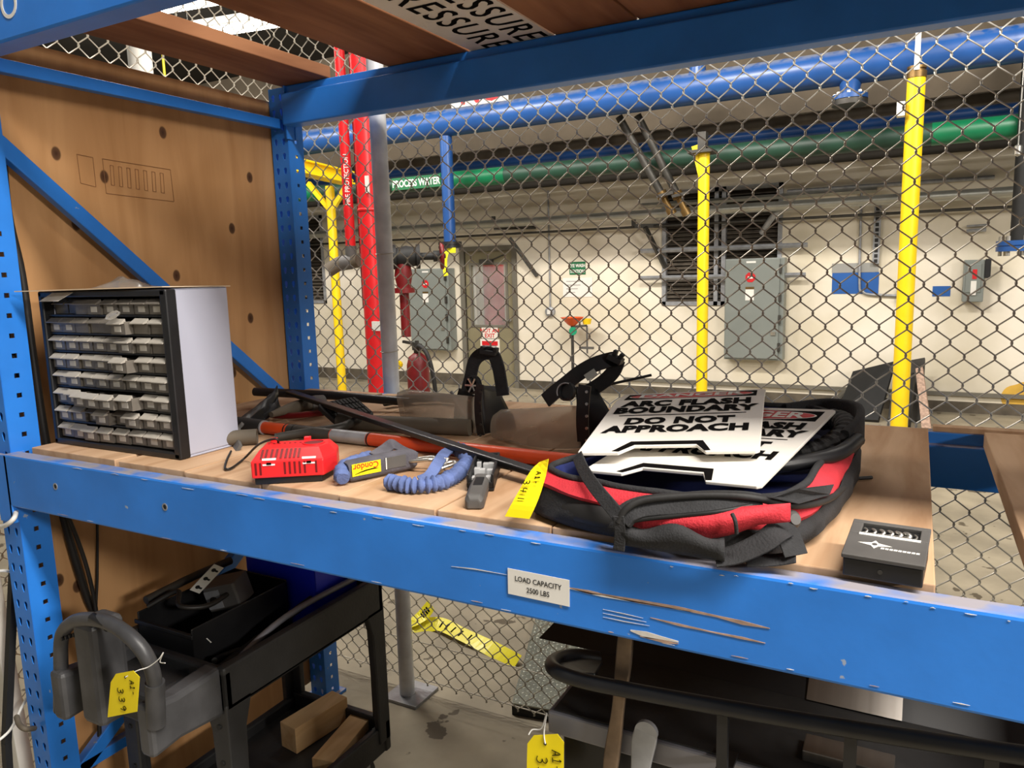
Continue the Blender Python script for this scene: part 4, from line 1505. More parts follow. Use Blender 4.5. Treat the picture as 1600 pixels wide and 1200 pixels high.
# front slots
for f_ in (.055, .12, .46, .53, .60, .67, .74, .90):
    x = Lc * f_
    MB(F_).box((x - .0021, -.0026, hr - .027), (x + .0021, -.0012, hr - .002)).build('vent_slot', M['reddark'], body)
for f_ in (.06, .13, .22, .30, .38, .46, .53, .60, .67):
    x = .010 + (Lc - .02) * f_
    # slot lies on the sloping face between (y -.002,z hr) and (y .034,z ht)
    d1 = V((0, .036, ht - hr)).normalized()
    c0 = V((x, -.002, hr)) + d1 * .008 + V((0, -d1.z, d1.y)) * .0006
    MB(F_).obox(c0, c0 + d1 * .030, .0046, .0012, up=(0, -d1.z, d1.y)).build('vent_slot', M['reddark'], body)
for f_ in (.07, .16, .25, .34, .43, .52, .61, .70):
    x = .010 + (Lc - .02) * f_
    MB(F_).box((x - .002, Wc - .035, ht - .0001), (x + .002, Wc - .03, ht + .0006)).build('vent_dot', M['reddark'], body)
# battery socket: ring and dark well
MB(F_).lathe([(.0235, 0), (.0235, .003), (.0205, .003), (.0205, .0008)], (Lc * .80, .072, ht - .0005), (0, 0, 1), 24, cap=False).build('socket_rim', M['redpl'], body, smooth=True)
MB(F_).lathe([(.0205, 0), (.0205, .0012)], (Lc * .80, .072, ht - .0003), (0, 0, 1), 24).build('socket_well', M['reddark'], body)
for f_ in (.24, .80):
    x = Lc * f_
    lb_ = MB(F_).add([(x - .012, -.0032, hr - .008), (x + .012, -.0032, hr - .008), (x + .014, .004, hr + .0055), (x - .014, .004, hr + .0055)], [(0, 1, 2, 3)]).build('white_label', M['white'], body, solid=.0008)
    MB(F_).box((x - .004, -.0044, hr - .006), (x + .005, -.0036, hr - .0015)).build('black_mark', M['ink'], lb_)
for f_ in (.12, .62):
    x = Lc * f_
    MB(F_).box((x, Wc - .012, ht - .002), (x + .014, Wc - .002, ht + .007)).build('clip', M['redpl'], body, bevel=.001)
MB(F_).box((Lc + .0165, .05, .024), (Lc + .0195, .058, .044)).build('side_label', M['white'], body)
cp = [F_ @ V((.03, Wc - .004, .05)), PZ(432, 686, 1.352), PZ(405, 694, 1.33), PZ(382, 716, 1.283), PZ(362, 731, 1.280), PZ(352, 732, 1.280), PZ(354, 720, 1.280), PZ(361, 705, 1.281)]
MB().tube(smooth_path(cp, 6), .0026, 8).build('power_cord', M['cable'], ch, smooth=True)

# ================================================================== LANYARD
def ruffle(pts, r, name, mt, parent, n=7, amp=.28, freq=1.0, seed=1):
    path = smooth_path(pts, n)
    L = [0]
    for i in range(1, len(path)):
        L.append(L[-1] + (path[i] - path[i - 1]).length)
    rs = []
    for i, l in enumerate(L):
        w = abs(math.sin(l * 260 * freq))
        rs.append(r * (1 - amp + amp * 1.3 * w + .12 * noise.noise(V((l * 60, seed, 0)))))
    bb_ = MB().tube(path, rs, 14, up=(.05, .1, 1))
    k = 14
    for i in range(len(path)):
        for j in range(k):
            p = bb_.v[i * k + j]
            c_ = path[i]
            q_ = p - c_
            bb_.v[i * k + j] = c_ + q_ * (1 + .22 * noise.noise(p * 90 + V((seed, 0, 0))))
    return bb_.build(name, mt, parent, smooth=True)


lan = thing('safety_lanyard', 'slate blue elastic lanyard with a ruffled sleeve and a yellow tag', 'lanyard', PZ(660, 760, SH))
zl = SH + .0165
pts = [PZ(606, 752, zl), PZ(630, 757, zl), PZ(660, 758, zl), PZ(690, 753, zl), PZ(714, 740, zl), PZ(727, 726, zl), PZ(729, 714, zl + .004), PZ(720, 704, zl + .01), PZ(708, 701, zl + .012)]
ruffle(pts, .0145, 'ruffled_sleeve', M['strap'], lan, 16, .46)
def ribbon(pts, w, t, name, mt, parent, up=(0, 0, 1), n=6, ups=None):
    path = smooth_path(pts, n)
    return MB().sweep(path, [(-w / 2, -t / 2), (w / 2, -t / 2), (w / 2, t / 2), (-w / 2, t / 2)], up=up, ups=ups).build(name, mt, parent, smooth=False)
ribbon([PZ(708, 700, zl + .012), PZ(695, 708, zl + .014), PZ(684, 724, zl + .010), PZ(672, 742, zl + .002), PZ(655, 750, zl - .004)], .024, .004, 'strap', M['strap'], lan, up=(.3, -.5, 1))
ribbon([PZ(586, 712, zl + .02), PZ(604, 700, zl + .028), PZ(614, 694, zl + .034), PZ(628, 702, zl + .02), PZ(650, 712, zl + .006)], .03, .003, 'strap', M['greystrap'], lan, up=(.2, -.8, .6))
# pack with the yellow tag
a, c = PZ(548, 757, SH), PZ(655, 735, SH)
ux = (c - a).normalized()
uy = V((-ux.y, ux.x, 0))
Fp = frame(a + V((0, 0, .001)), ux, uy)
Lp = (c - a).length
prof = rrect(.034, .042, .01, 3)
MB(Fp).sweep([(0, .017, .022), (.006, .017, .0225), (Lp * .35, .017, .0235), (Lp * .7, .017, .0245), (Lp * .95, .017, .0235), (Lp, .017, .0225)], prof, up=(0, 0, 1), scales=[.86, 1, 1.02, 1.02, .96, .75]).build('shock_pack', M['greystrap'], lan, smooth=True)
tg = MB(Fp).box((.004, -.0018, .014), (Lp * .43, -.0008, .039)).build('yellow_tag', M['tag'], lan)
text('lettering', 'Condor', .0185, Fp @ frame((Lp * .22, -.0019, .0375), (-1, 0, 0), (0, 0, -1)), M['orange'], tg, bold=.0003, sx=.95)
# black swoosh under the word
sw = [(Lp * .06, .0175), (Lp * .14, .0205), (Lp * .22, .0225), (Lp * .32, .0235), (Lp * .40, .0225)]
MB(Fp).sweep([(x, -.0021, z) for x, z in sw], [(-.0003, -.0009), (.0003, -.0009), (.0003, .0009), (-.0003, .0009)], up=(0, 0, 1), scales=[.3, 1, 1.3, 1.2, .2]).build('swoosh', M['ink'], tg)
lb_ = MB(Fp).box((Lp * .50, -.0019, .016), (Lp * .80, -.0009, .040)).build('printed_patch', M['grey'], lan)
MB(Fp).box((Lp * .50, -.0025, .016), (Lp * .515, -.0019, .040)).build('white_edge', M['white'], lb_)
ruffle([PZ(536, 748, zl), PZ(534, 737, zl + .008), PZ(541, 728, zl + .012), PZ(556, 722, zl + .008), PZ(575, 716, zl + .005)], .0155, 'ruffled_sleeve', M['strap'], lan, 10, .16, .6, 4)
# snap hooks
def hook(c_, ang, s, parent, name='snap_hook'):
    ca, sa = math.cos(ang), math.sin(ang)
    loop = [(-.022, -.008), (.016, -.011), (.026, 0), (.016, .011), (-.022, .008), (-.028, 0)]
    p3 = [c_ + V((ca * x - sa * y, sa * x + ca * y, .003 * math.sin(x * 90))) * s for x, y in loop]
    return MB().tube(smooth_path(p3, 4, True), .0036 * s, 8, closed=True).build(name, M['chrome'], parent, smooth=True)
hook(PZ(660, 718, zl + .01), .2, 1.05, lan)
hook(PZ(697, 727, zl + .004), 1.1, .9, lan)
MB().obox(PZ(690, 735, zl - .004), PZ(698, 716, zl + .012), .012, .004).build('gate_lever', M['chrome'], lan, bevel=.001)
hook(PZ(738, 709, SH + .012), .5, 1.0, lan)

# ================================================================== OPEN CONNECTOR PLUG
a = PZ(741, 797, SH)
c = PZ(763, 733, SH)
ux = (c - a).normalized()
Fk = frame(a + V((0, 0, .0008)), ux, (-ux.y, ux.x, 0))
plug = thing('open_connector', 'black plastic connector plug lying open with clear terminals', 'connector', a)
Lk_ = (c - a).length
hw = .026
# open rear shell
xs_ = Lk_ * .40
MB(Fk).box((xs_, -hw, .0), (Lk_, hw, .006)).box((xs_, -hw, .006), (Lk_, -hw + .005, .034)).box((xs_, hw - .005, .006), (Lk_, hw, .034)).box((Lk_ - .005, -hw, .006), (Lk_, hw, .036)).box((xs_, -hw, .006), (xs_ + .004, hw, .018)).build('shell', M['black'], plug, bevel=.002)
# front tongue
pro = [(-.017, 0), (.017, 0), (.017, .018), (.011, .026), (-.011, .026), (-.017, .018)]
bb = MB(Fk).sweep([(.0, 0, 0), (.008, 0, 0), (xs_ * .6, 0, .001), (xs_ + .03, 0, .003)], pro, up=(0, 0, 1), scales=[.72, 1, 1, .95])
bb.build('tongue', M['grey'], plug, bevel=.003)
MB(Fk).box((xs_ * .55, -.009, .020), (xs_ + .002, .009, .0285)).build('cable_clamp', M['black'], plug, bevel=.002)
rr = random.Random(3)
for k in range(12):
    u = xs_ + .014 + (Lk_ - xs_ - .03) * (k // 3) / 3
    v = (-.013, 0, .013)[k % 3] + rr.uniform(-.002, .002)
    s_ = rr.uniform(.0045, .0062)
    MB(Fk).box((u - s_ * 1.2, v - s_, .007), (u + s_ * 1.2, v + s_, .024 + rr.uniform(0, .008))).build('terminal', M['clearpl'], plug, bevel=.001)

# ================================================================== BOLT CUTTERS AND OTHER LONG TOOLS
zt = SH + .0175
p0, p1 = PZ(413, 668, zt), PZ(905, 722, zt)
dirn = (p1 - p0).normalized()
bc = thing('orange_tube_tool', 'long orange tubular tool handle with a black grip, lying lengthwise', 'tool', (p0 + p1) / 2 - V((0, 0, .017)))
MB().tube([p0, p1 + dirn * .1], .0160, 18).build('tube', M['orange'], bc, smooth=True)
g0 = PZ(366, 662, zt + .002)
MB().tube([p0 - dirn * .115, p0 - dirn * .10, p0 - dirn * .01, p0], [.021, .0215, .0205, .019], 18).build('grip', M['blackrub'], bc, smooth=True)
MB().lathe([(.0195, 0), (.0195, .005)], p0 - dirn * .003, dirn, 18).build('collar', M['galv'], bc, smooth=True)
def along(u):
    """point of the tube's axis under photo column u"""
    best = None
    for k in range(400):
        q_ = p0 + dirn * (k * .0025)
        d_ = q_ - CAM
        uu = 800 + FPX * d_.dot(CX) / d_.dot(CZ)
        if best is None or abs(uu - u) < best[0]:
            best = (abs(uu - u), q_)
    return best[1]
MB().tube([along(452), along(520)], .0164, 18).build('worn_label', M['darksteel'], bc, smooth=True)
MB().tube([along(521), along(576)], .0164, 18).build('silver_label', M['galv'], bc, smooth=True)
for u in (448, 461, 578):
    MB().lathe([(.0168, 0), (.0168, .004)], along(u), dirn, 18).build('dark_ring', M['dark'], bc, smooth=True)
# long black bar crossing over it
q0, q1 = PZ(452, 613, SH + .072), PZ(845, 741, SH + .026)
bar = MB().obox(q0, q1, .027, .013)
bar = bar.build('pry_bar', M['blackmet'], None, bevel=.003)
tag(bar, 'long black bar lying slantwise over the orange tube', 'bar')
# second black bar end going left to the plywood
o = MB().tube([PZ(398, 612, SH + .05), PZ(520, 618, SH + .045), PZ(640, 628, SH + .03)], .014, 12).build('tubular_bar', M['black'], None, smooth=True)
tag(o, 'black tubular bar lying at the back beside the rear upright', 'bar')
# dusty grey nozzle
nz_ = thing('grey_nozzle', 'dusty grey tapered nozzle lying behind the orange tube', 'nozzle', PZ(460, 655, SH))
MB().tube(smooth_path([PZ(424, 648, SH + .035), PZ(445, 641, SH + .038), PZ(470, 634, SH + .04), PZ(492, 631, SH + .04)], 4), [.008, .009, .0105, .012, .014, .0155, .017, .018, .018, .0185, .020, .021, .021], 14).build('nozzle', M['pipedark'], nz_, smooth=True)
MB().lathe([(.024, 0), (.025, .02), (.023, .045)], PZ(484, 632, SH + .04), PZ(498, 630, SH + .04) - PZ(470, 634, SH + .04), 14).build('collar', M['grey'], nz_, smooth=True)
# ribbed rubber pad
a, c = PZ(540, 652, SH + .02), PZ(598, 640, SH + .02)
pad = thing('ribbed_pad', 'black ribbed rubber pad propped behind the long bar', 'pad', (a + c) / 2 - V((0, 0, .02)))
ux = (c - a).normalized()
Fq = frame(a, ux, V((-ux.y, ux.x, 0)) + V((0, 0, .5)))
Lq = (c - a).length
MB(Fq).prism(rrect(Lq, .10, .018, 4), .014).build('pad', M['blackrub'], pad, bevel=.003)
for k in range(10):
    x = -Lq / 2 + .014 + k * (Lq - .028) / 9
    for y_ in (-.026, .002, .030):
        MB(Fq).box((x - .004, y_ - .011, .014), (x + .004, y_ + .011, .019)).build('rib', M['blackrub'], pad)
pad.location += V((0, 0, .012))
# grey pipe lying behind
o = MB().tube([PZ(530, 658, SH + .022), PZ(600, 662, SH + .022), PZ(735, 668, SH + .022)], .0215, 16).build('grey_pipe', M['pipedark'], None, smooth=True)
tag(o, 'dusty grey pipe lying behind the orange tube', 'pipe')
# hollow tube end under the grip
h0, h1 = PZ(372, 684, SH + .020), PZ(402, 682, SH + .020)
hd = (h1 - h0).normalized()
ho = thing('hollow_tube', 'short dull brown tube with an open dark end beside the cabinet', 'tube', h0)
MB().lathe([(.0195, 0), (.0195, .11), (.0150, .11), (.0150, .02)], h1 - hd * .11, hd, 18, cap=False).build('tube', M['pipedark'], ho, smooth=True)
MB().lathe([(.0152, 0), (.0152, .002)], h1 - hd * .09, hd, 18).build('inner_shadow_plug', M['dark'], ho)
# folded black sheet against the plywood
rows = []
for i in range(10):
    row = []
    s_ = i / 9
    for j in range(7):
        w_ = j / 6
        p = PZ(368 + 62 * s_, 660 - 52 * s_, SH + .03 + .05 * s_)
        p = p + V((-.01 + .05 * w_, .02 * math.sin(3 * w_ + 2 * s_), -.045 * w_ + .014 * noise.noise(V((i * .6, j * .8, 1)))))
        row.append(p)
    rows.append(row)
o = MB().grid(rows).build('black_sheet', M['blackmet'], None, smooth=True, solid=.003)
tag(o, 'crumpled black plastic sheet leaning beside the cabinet at the back', 'sheet')
# ribbed strap end beside the cabinet
o = MB().sweep(smooth_path([PZ(379, 662, SH + .045), PZ(371, 672, SH + .03), PZ(369, 688, SH + .012), PZ(373, 702, SH + .004)], 5), [(-.011, -.004), (.011, -.004), (.011, .004), (-.011, .004)], up=(-.5, -.5, .6)).build('ribbed_strap', M['grey'], None)
tag(o, 'short grey ribbed strap curling beside the cabinet corner', 'strap')

# a few more greasy tools under the clutter
def lever(label, pts, z, r, mt, name='tool_lever'):
    o_ = MB().tube(smooth_path([PZ(u, v, SH + zz) for u, v, zz in pts], 5), r, 10).build(name, M[mt], None, smooth=True)
    return tag(o_, label, 'tool')


lever('dark steel lever behind the charger, under the orange tube', [(430, 684, .012), (475, 676, .02), (530, 668, .03), (560, 655, .035)], 0, .011, 'darksteel')
lever('short rusty rod lying under the grey nozzle', [(400, 642, .02), (440, 650, .02), (505, 645, .035)], 0, .009, 'reddark')
lever('dark curved hose lying at the back of the shelf', [(600, 628, .02), (650, 622, .02), (700, 622, .02), (742, 632, .02)], 0, .014, 'blackrub')
lever('thin black rod lying flat between the charger and the bag', [(760, 722, .006), (800, 730, .006), (850, 742, .006), (900, 744, .01)], 0, .006, 'black')
lever('thin black cable lying out past the right of the bag', [(1290, 748, .012), (1330, 748, .006), (1362, 746, .004)], 0, .0035, 'cable')

# ================================================================== FACE SHIELDS
def visor(px_rows, y, bulge, parent):
    """clear sheet: rows of photo pixels, bowed toward the viewer"""
    rows = []
    n = len(px_rows)
    for i, rw in enumerate(px_rows):
        row = []
        for j, (u, v) in enumerate(rw):
            s_ = j / (len(rw) - 1)
            pq = PY(u, v, y + bulge * (s_ - .55) ** 2 * 3.2 - bulge * .5)
            pq.z = max(pq.z, SH + .003)
            row.append(pq)
        rows.append(row)
    return MB().grid(rows).build('visor', M['visor'], parent, smooth=True, solid=.0015)


def vrows(tl, tr, bl, br, n=9, k=12, rad=.25):
    """rows of a sheet with rounded left corners"""
    rows = []
    for i in range(n):
        t_ = i / (n - 1)
        e = 0
        if t_ < rad: e = (1 - math.sqrt(max(0, 1 - ((rad - t_) / rad) ** 2))) * .14
        if t_ > 1 - rad: e = (1 - math.sqrt(max(0, 1 - ((t_ - 1 + rad) / rad) ** 2))) * .14
        a = (tl[0] + (bl[0] - tl[0]) * t_, tl[1] + (bl[1] - tl[1]) * t_)
        c = (tr[0] + (br[0] - tr[0]) * t_, tr[1] + (br[1] - tr[1]) * t_)
        rows.append([(a[0] + (c[0] - a[0]) * (e + (1 - e) * j / (k - 1)), a[1] + (c[1] - a[1]) * (e + (1 - e) * j / (k - 1))) for j in range(k)])
    return rows


def band(px, y, w, name, parent, t=.003, mt='black', facing=(0, -1, 0), dy=None):
    pts = [PY(u, v, y + (dy[i] if dy else 0)) for i, (u, v) in enumerate(px)]
    path = smooth_path(pts, 6)
    return MB().sweep(path, [(-w / 2, -t / 2), (w / 2, -t / 2), (w / 2, t / 2), (-w / 2, t / 2)], ups=[facing] * len(path)).build(name, M[mt], parent)


ys = 1.64
b0 = PZ(762, 692, SH)
fs1 = thing('face_shield', 'clear face shield whose black headband rises before the far door', 'face shield', (b0.x, ys, SH), 'arc flash face shields')
visor(vrows((617, 606), (752, 621), (628, 663), (752, 694)), ys - .01, .06, fs1)
# crown: dark curved shell behind the visor edge
rows = []
for i in range(10):
    t_ = i / 9
    row = []
    for j in range(8):
        s_ = j / 7
        u = 752 + (24 + 46 * (t_ if t_ < .6 else .6 + (t_ - .6) * .2)) * s_
        v = 602 + 90 * t_ + (6 * s_ if t_ < .5 else 0) - 4 * s_
        pq = PY(u, v, ys - .02 + .10 * s_)
        pq.z = max(pq.z, SH + .003)
        row.append(pq)
    rows.append(row)
MB().grid(rows).build('crown_shell', M['black'], fs1, smooth=True, solid=.003)
band([(750, 600), (747, 625), (748, 655), (752, 680)], ys - .035, .02, 'visor_frame', fs1, .004)
for k in range(5):
    p = PY(751, 612 + k * 17, ys - .039)
    MB().lathe([(.0035, 0), (.0035, .003)], p, (0, -1, 0), 8).build('stud', M['darksteel'], fs1)
band([(728, 618), (735, 590), (741, 565), (754, 553), (770, 554), (778, 572), (782, 592), (786, 618)], ys + .02, .034, 'headband', fs1, .006, 'blackfab')
band([(722, 660), (724, 635), (730, 612)], ys + .03, .05, 'side_plate', fs1, .006)
bk = MB().obox(PY(752, 549, ys + .01), PY(776, 553, ys + .01), .02, .012).obox(PY(754, 548, ys + .01), PY(756, 541, ys + .01), .016, .012, up=(1, 0, 0)).obox(PY(774, 551, ys + .01), PY(775, 543, ys + .01), .016, .012, up=(1, 0, 0)).build('ratchet', M['black'], fs1, bevel=.002)
c = PY(742, 601, ys - .02)
kn = MB().lathe([(.024, 0), (.024, .012), (.019, .014), (.018, .008)], c, (-.2, -1, .1), 20).build('knob', M['black'], fs1, smooth=True)
for k in range(6):
    a = k * math.pi / 3
    MB().obox(c + V((0, -.012, 0)), c + V((.02 * math.cos(a), -.014, .02 * math.sin(a))), .004, .005, up=(0, 1, 0)).build('spoke', M['chrome'], kn)
# pale inner pad seen through the visor
MB().tube([PY(744, 640, ys + .02), PY(741, 655, ys + .02), PY(743, 668, ys + .02)], .011, 12).build('ear_pad', M['grey'], fs1, smooth=True)
MB().tube(smooth_path([PY(705, 612, ys + .03), PY(715, 630, ys + .02), PY(728, 648, ys + .01), PY(744, 658, ys)], 5), .004, 8).build('visor_edge_trim', M['galv'], fs1, smooth=True)

ys2 = 1.60
b0 = PZ(915, 700, SH)
fs2 = thing('face_shield', 'clear face shield with its black strap bent right, beside the signs', 'face shield', (b0.x, ys2, SH), 'arc flash face shields')
visor(vrows((763, 641), (906, 634), (770, 706), (908, 714), rad=.5), ys2 - .03, .05, fs2)
rows = []
for i in range(10):
    t_ = i / 9
    row = []
    for j in range(8):
        s_ = j / 7
        u = 900 + 6 * t_ + (32 + 34 * min(t_, .55) / .55 * 1.0) * s_
        v = 604 + 102 * t_ + (4 + 14 * t_) * s_ * (1 if t_ < .6 else .3)
        pq = PY(u, v, ys2 - .02 + .08 * s_)
        pq.z = max(pq.z, SH + .003)
        row.append(pq)
    rows.append(row)
MB().grid(rows).build('crown_shell', M['black'], fs2, smooth=True, solid=.003)
band([(914, 602), (911, 630), (910, 660), (912, 690)], ys2 - .04, .03, 'visor_frame', fs2, .004)
for k in range(5):
    MB().lathe([(.0035, 0), (.0035, .003)], PY(917, 612 + k * 19, ys2 - .043), (0, -1, 0), 8).build('stud', M['chrome'], fs2)
band([(852, 626), (868, 612), (886, 598), (905, 583), (928, 570), (950, 563), (966, 560)], ys2 + .02, .036, 'headband', fs2, .005, 'black', (.2, -1, .4), [0, 0, 0, .0, .01, .03, .05])
band([(966, 562), (960, 578), (948, 592), (932, 604), (918, 612)], ys2 + .07, .034, 'rear_strap', fs2, .006, 'blackfab')
band([(920, 581), (926, 590)], ys2 - .0, .028, 'band_clip', fs2, .003, 'chrome', (.2, -1, .4))
MB().obox(PY(952, 556, ys2 + .05), PY(972, 566, ys2 + .05), .03, .014).obox(PY(960, 556, ys2 + .05), PY(963, 547, ys2 + .05), .014, .01, up=(1, 0, 0)).obox(PY(968, 560, ys2 + .05), PY(974, 553, ys2 + .05), .014, .01, up=(1, 0, 0)).build('ratchet', M['black'], fs2, bevel=.002)
c = PY(888, 612, ys2 - .03)
kn = MB().lathe([(.022, 0), (.022, .012), (.017, .014), (.016, .008)], c, (-.2, -1, .2), 20).build('knob', M['black'], fs2, smooth=True)
MB().tube([c + V((.0225 * math.cos(a), -.014, .0225 * math.sin(a))) for a in [math.radians(70 + 12 * k) for k in range(12)]], .0015, 6).build('bright_rim', M['galv'], kn)
MB().tube([PY(930, 612, ys2 + .09), PY(955, 600, ys2 + .12), PY(1018, 586, ys2 + .16)], .0035, 6).build('thin_rod', M['black'], fs2, smooth=True)

# ================================================================== TOOL BAG
OUT = [(-.575, 1.135), (-.535, 1.085), (-.44, 1.055), (-.34, 1.04), (-.25, 1.042), (-.175, 1.065), (-.13, 1.125), (-.105, 1.25), (-.09, 1.42), (-.09, 1.60), (-.115, 1.68), (-.19, 1.75), (-.32, 1.76), (-.42, 1.70), (-.485, 1.58), (-.505, 1.42), (-.535, 1.25)]
ctr = V((-.31, 1.38, 0))
path0 = [V((p.x, p.y, 0)) for p in smooth_path([(x, y, 0) for x, y in OUT], 6, True)]
NP = len(path0)


def ring(z, s, wr=.004, seed=0, dz=0.0):
    out = []
    for i, p in enumerate(path0):
        d = (p - ctr)
        rel = V((d.x, d.y, 0)).normalized()
        nz2 = noise.noise(V((p.x * 16, p.y * 16, z * 30 + seed)))
        q = ctr + d + rel * (s + wr * nz2)
        hz = z + dz * noise.noise(V((p.x * 9, p.y * 9, seed + 3)))
        back = max(0, (p.y - 1.15)) * .045            # the bag stands higher at the back
        lf_ = max(0, min(1, (-.38 - p.x) / .14)) * (.016 if SH + .035 < z < SH + .06 else 0)
        out.append(V((q.x, q.y, hz + lf_ + (back if z > SH + .02 else 0))))
    return out


bag = thing('tool_bag', 'red and black fabric tool bag lying open under the warning signs', 'bag', (-.35, 1.4, SH))
z = SH
rows = [ring(z + .002, -.02, .003), ring(z + .004, -.004), ring(z + .016, .006, .005, 1), ring(z + .030, .004, .006, 2), ring(z + .042, -.004, .006, 3)]
MB().grid(rows, True).build('lower_body', M['blackfab'], bag, smooth=True)
MB().add(ring(z + .002, -.02, .003), [tuple(range(NP))]).build('bag_base', M['blackfab'], bag)
rows = [ring(z + .040, -.006, .006, 3), ring(z + .050, -.001, .007, 4), ring(z + .062, -.010, .008, 5, .003), ring(z + .074, -.030, .009, 6, .004)]
MB().grid(rows, True).build('upper_body', M['redfab'], bag, smooth=True)
rim = ring(z + .076, -.034, .007, 6, .004)
MB().tube(rim, .006, 8, closed=True).build('rim_piping', M['blackfab'], bag, smooth=True)
rows = [ring(z + .076, -.036, .006, 6, .004), ring(z + .055, -.050, .006, 7), ring(z + .030, -.06, .003, 8)]
MB().grid(rows, True).build('lining', M['navy'], bag, smooth=True)
MB().add(ring(z + .030, -.06, .003, 8), [tuple(range(NP))]).build('lining_floor', M['navy'], bag)


def bpath(pts, y=None):
    return [PZ(u, v, zz) for u, v, zz in pts]


def swp(pts, w, t, name, mt, up=(0, -.6, .8), n=6):
    path = smooth_path(pts, n)
    return MB().sweep(path, [(-w / 2, -t / 2), (w / 2, -t / 2), (w / 2, t / 2), (-w / 2, t / 2)], ups=[up] * len(path)).build(name, M[mt], bag, bevel=.0015)


def on(u, v, y):
    return PY(u, v, y)


# zipped pocket flap across the front: padded band with two piping lines
fl = [on(972, 812, 1.005), on(985, 800, 1.010), on(1010, 792, 1.018), on(1060, 788, 1.026), on(1110, 785, 1.034), on(1160, 786, 1.045), on(1190, 790, 1.06)]
swp(fl, .034, .010, 'zip_flap', 'blackfab', (0, -.75, .65))
fl2 = [on(966, 816, 1.000), on(978, 796, 1.004), on(1005, 782, 1.014), on(1060, 776, 1.026), on(1120, 774, 1.036), on(1180, 778, 1.05), on(1240, 790, 1.10), on(1290, 782, 1.2), on(1318, 762, 1.34)]
MB().tube(smooth_path(fl2, 6), .0055, 8).build('zip_piping', M['blackrub'], bag, smooth=True)
fl3 = [on(968, 820, 1.0), on(1000, 812, 1.005), on(1060, 806, 1.012), on(1120, 800, 1.02), on(1175, 790, 1.045)]
zp = MB().tube(smooth_path(fl3, 6), .0035, 8).build('zipper', M['dark'], bag, smooth=True)
# grey triangular gusset at the right end
MB().slab([on(1195, 778, 1.05), on(1245, 764, 1.10), on(1300, 757, 1.24), on(1292, 775, 1.20), on(1245, 788, 1.09)], .006).build('gusset', M['blackfab'], bag, bevel=.002)
# red front pocket puffing out below the zip
rows = []
for i in range(7):
    t_ = i / 6
    row = []
    for j in range(16):
        s_ = j / 15
        u = 990 + 245 * s_
        v0 = 806 - 20 * s_
        v1 = 822 + 20 * math.sin(math.pi * min(1, s_ * 1.25)) - 20 * max(0, s_ - .65)
        puff = .018 * math.sin(math.pi * t_) * math.sin(math.pi * s_)
        row.append(on(u, v0 + (v1 - v0) * t_, 1.012 + .035 * s_ * s_ + .006 - puff))
    rows.append(row)
MB().grid(rows).build('front_pocket', M['redfab'], bag, smooth=True, solid=.002)
MB().tube(smooth_path([on(1144, 803, 1.006), on(1149, 815, 1.0), on(1151, 833, 1.006)], 4), .0028, 8).build('pocket_binding', M['blackfab'], bag, smooth=True)
# black lower flap hanging over the beam edge
rows = []
for i in range(7):
    t_ = i / 6
    row = []
    for j in range(16):
        s_ = j / 15
        u = 972 + 160 * s_
        v0 = 816 + 22 * s_ + 8 * math.sin(9 * s_)
        v1 = 850 + 26 * s_
        row.append(on(u, v0 + (v1 - v0) * t_, 1.006 + .004 * math.sin(7 * s_ + 3 * t_) - .012 * math.sin(math.pi * t_)))
    rows.append(row)
MB().grid(rows).build('lower_flap', M['blackfab'], bag, smooth=True, solid=.004)
# left rounded end and shoulder strap
rows = []
for i in range(9):
    t_ = i / 8
    row = []
    for j in range(12):
        a = math.pi * (j / 11) - .2
        c_ = V((-.52 + .15 * t_, 1.10 - .035 * t_, SH + .026))
        rr = .030 * (math.sin(math.pi * (.18 + .64 * t_)) ** .6)
        row.append(c_ + V((0, -math.cos(a) * rr * 1.1, math.sin(a) * rr)))
    rows.append(row)
MB().grid(rows).build('end_pad', M['blackrub'], bag, smooth=True, solid=.003)
swp([on(902, 712, 1.14), on(912, 735, 1.09), on(930, 762, 1.045), on(955, 792, 1.012), on(966, 806, 1.0)], .022, .003, 'carry_strap', 'blackfab', (-.3, -.8, .5))
swp([on(966, 806, .998), on(969, 830, .998), on(967, 860, .999)], .018, .003, 'hanging_strap', 'blackfab', (0, -1, .05))
swp([on(1118, 872, 1.012), on(1150, 866, 1.018), on(1190, 848, 1.03), on(1215, 830, 1.045), on(1226, 828, 1.06), on(1234, 842, 1.05), on(1244, 868, 1.04)], .034, .003, 'strap_loop', 'blackfab', (.2, -.4, .9))
swp([on(1244, 870, 1.042), on(1210, 875, 1.04), on(1165, 876, 1.03)], .026, .003, 'strap_tail', 'blackfab', (0, -.3, 1))
MB().lathe([(.012, 0), (.014, .006), (.008, .016)], on(1234, 812, 1.09), (.5, -.6, .3), 14).build('zip_pull', M['grey'], bag, smooth=True)
# side handle arch at the right rear
hp = [V((-.105, 1.45, SH + .085)), V((-.088, 1.55, SH + .095)), V((-.10, 1.66, SH + .10)), V((-.16, 1.72, SH + .095)), V((-.24, 1.72, SH + .08))]
MB().sweep(smooth_path(hp, 6), rrect(.016, .06, .006, 2), up=(0, 0, 1)).build('rear_wall_pad', M['blackfab'], bag, smooth=True)

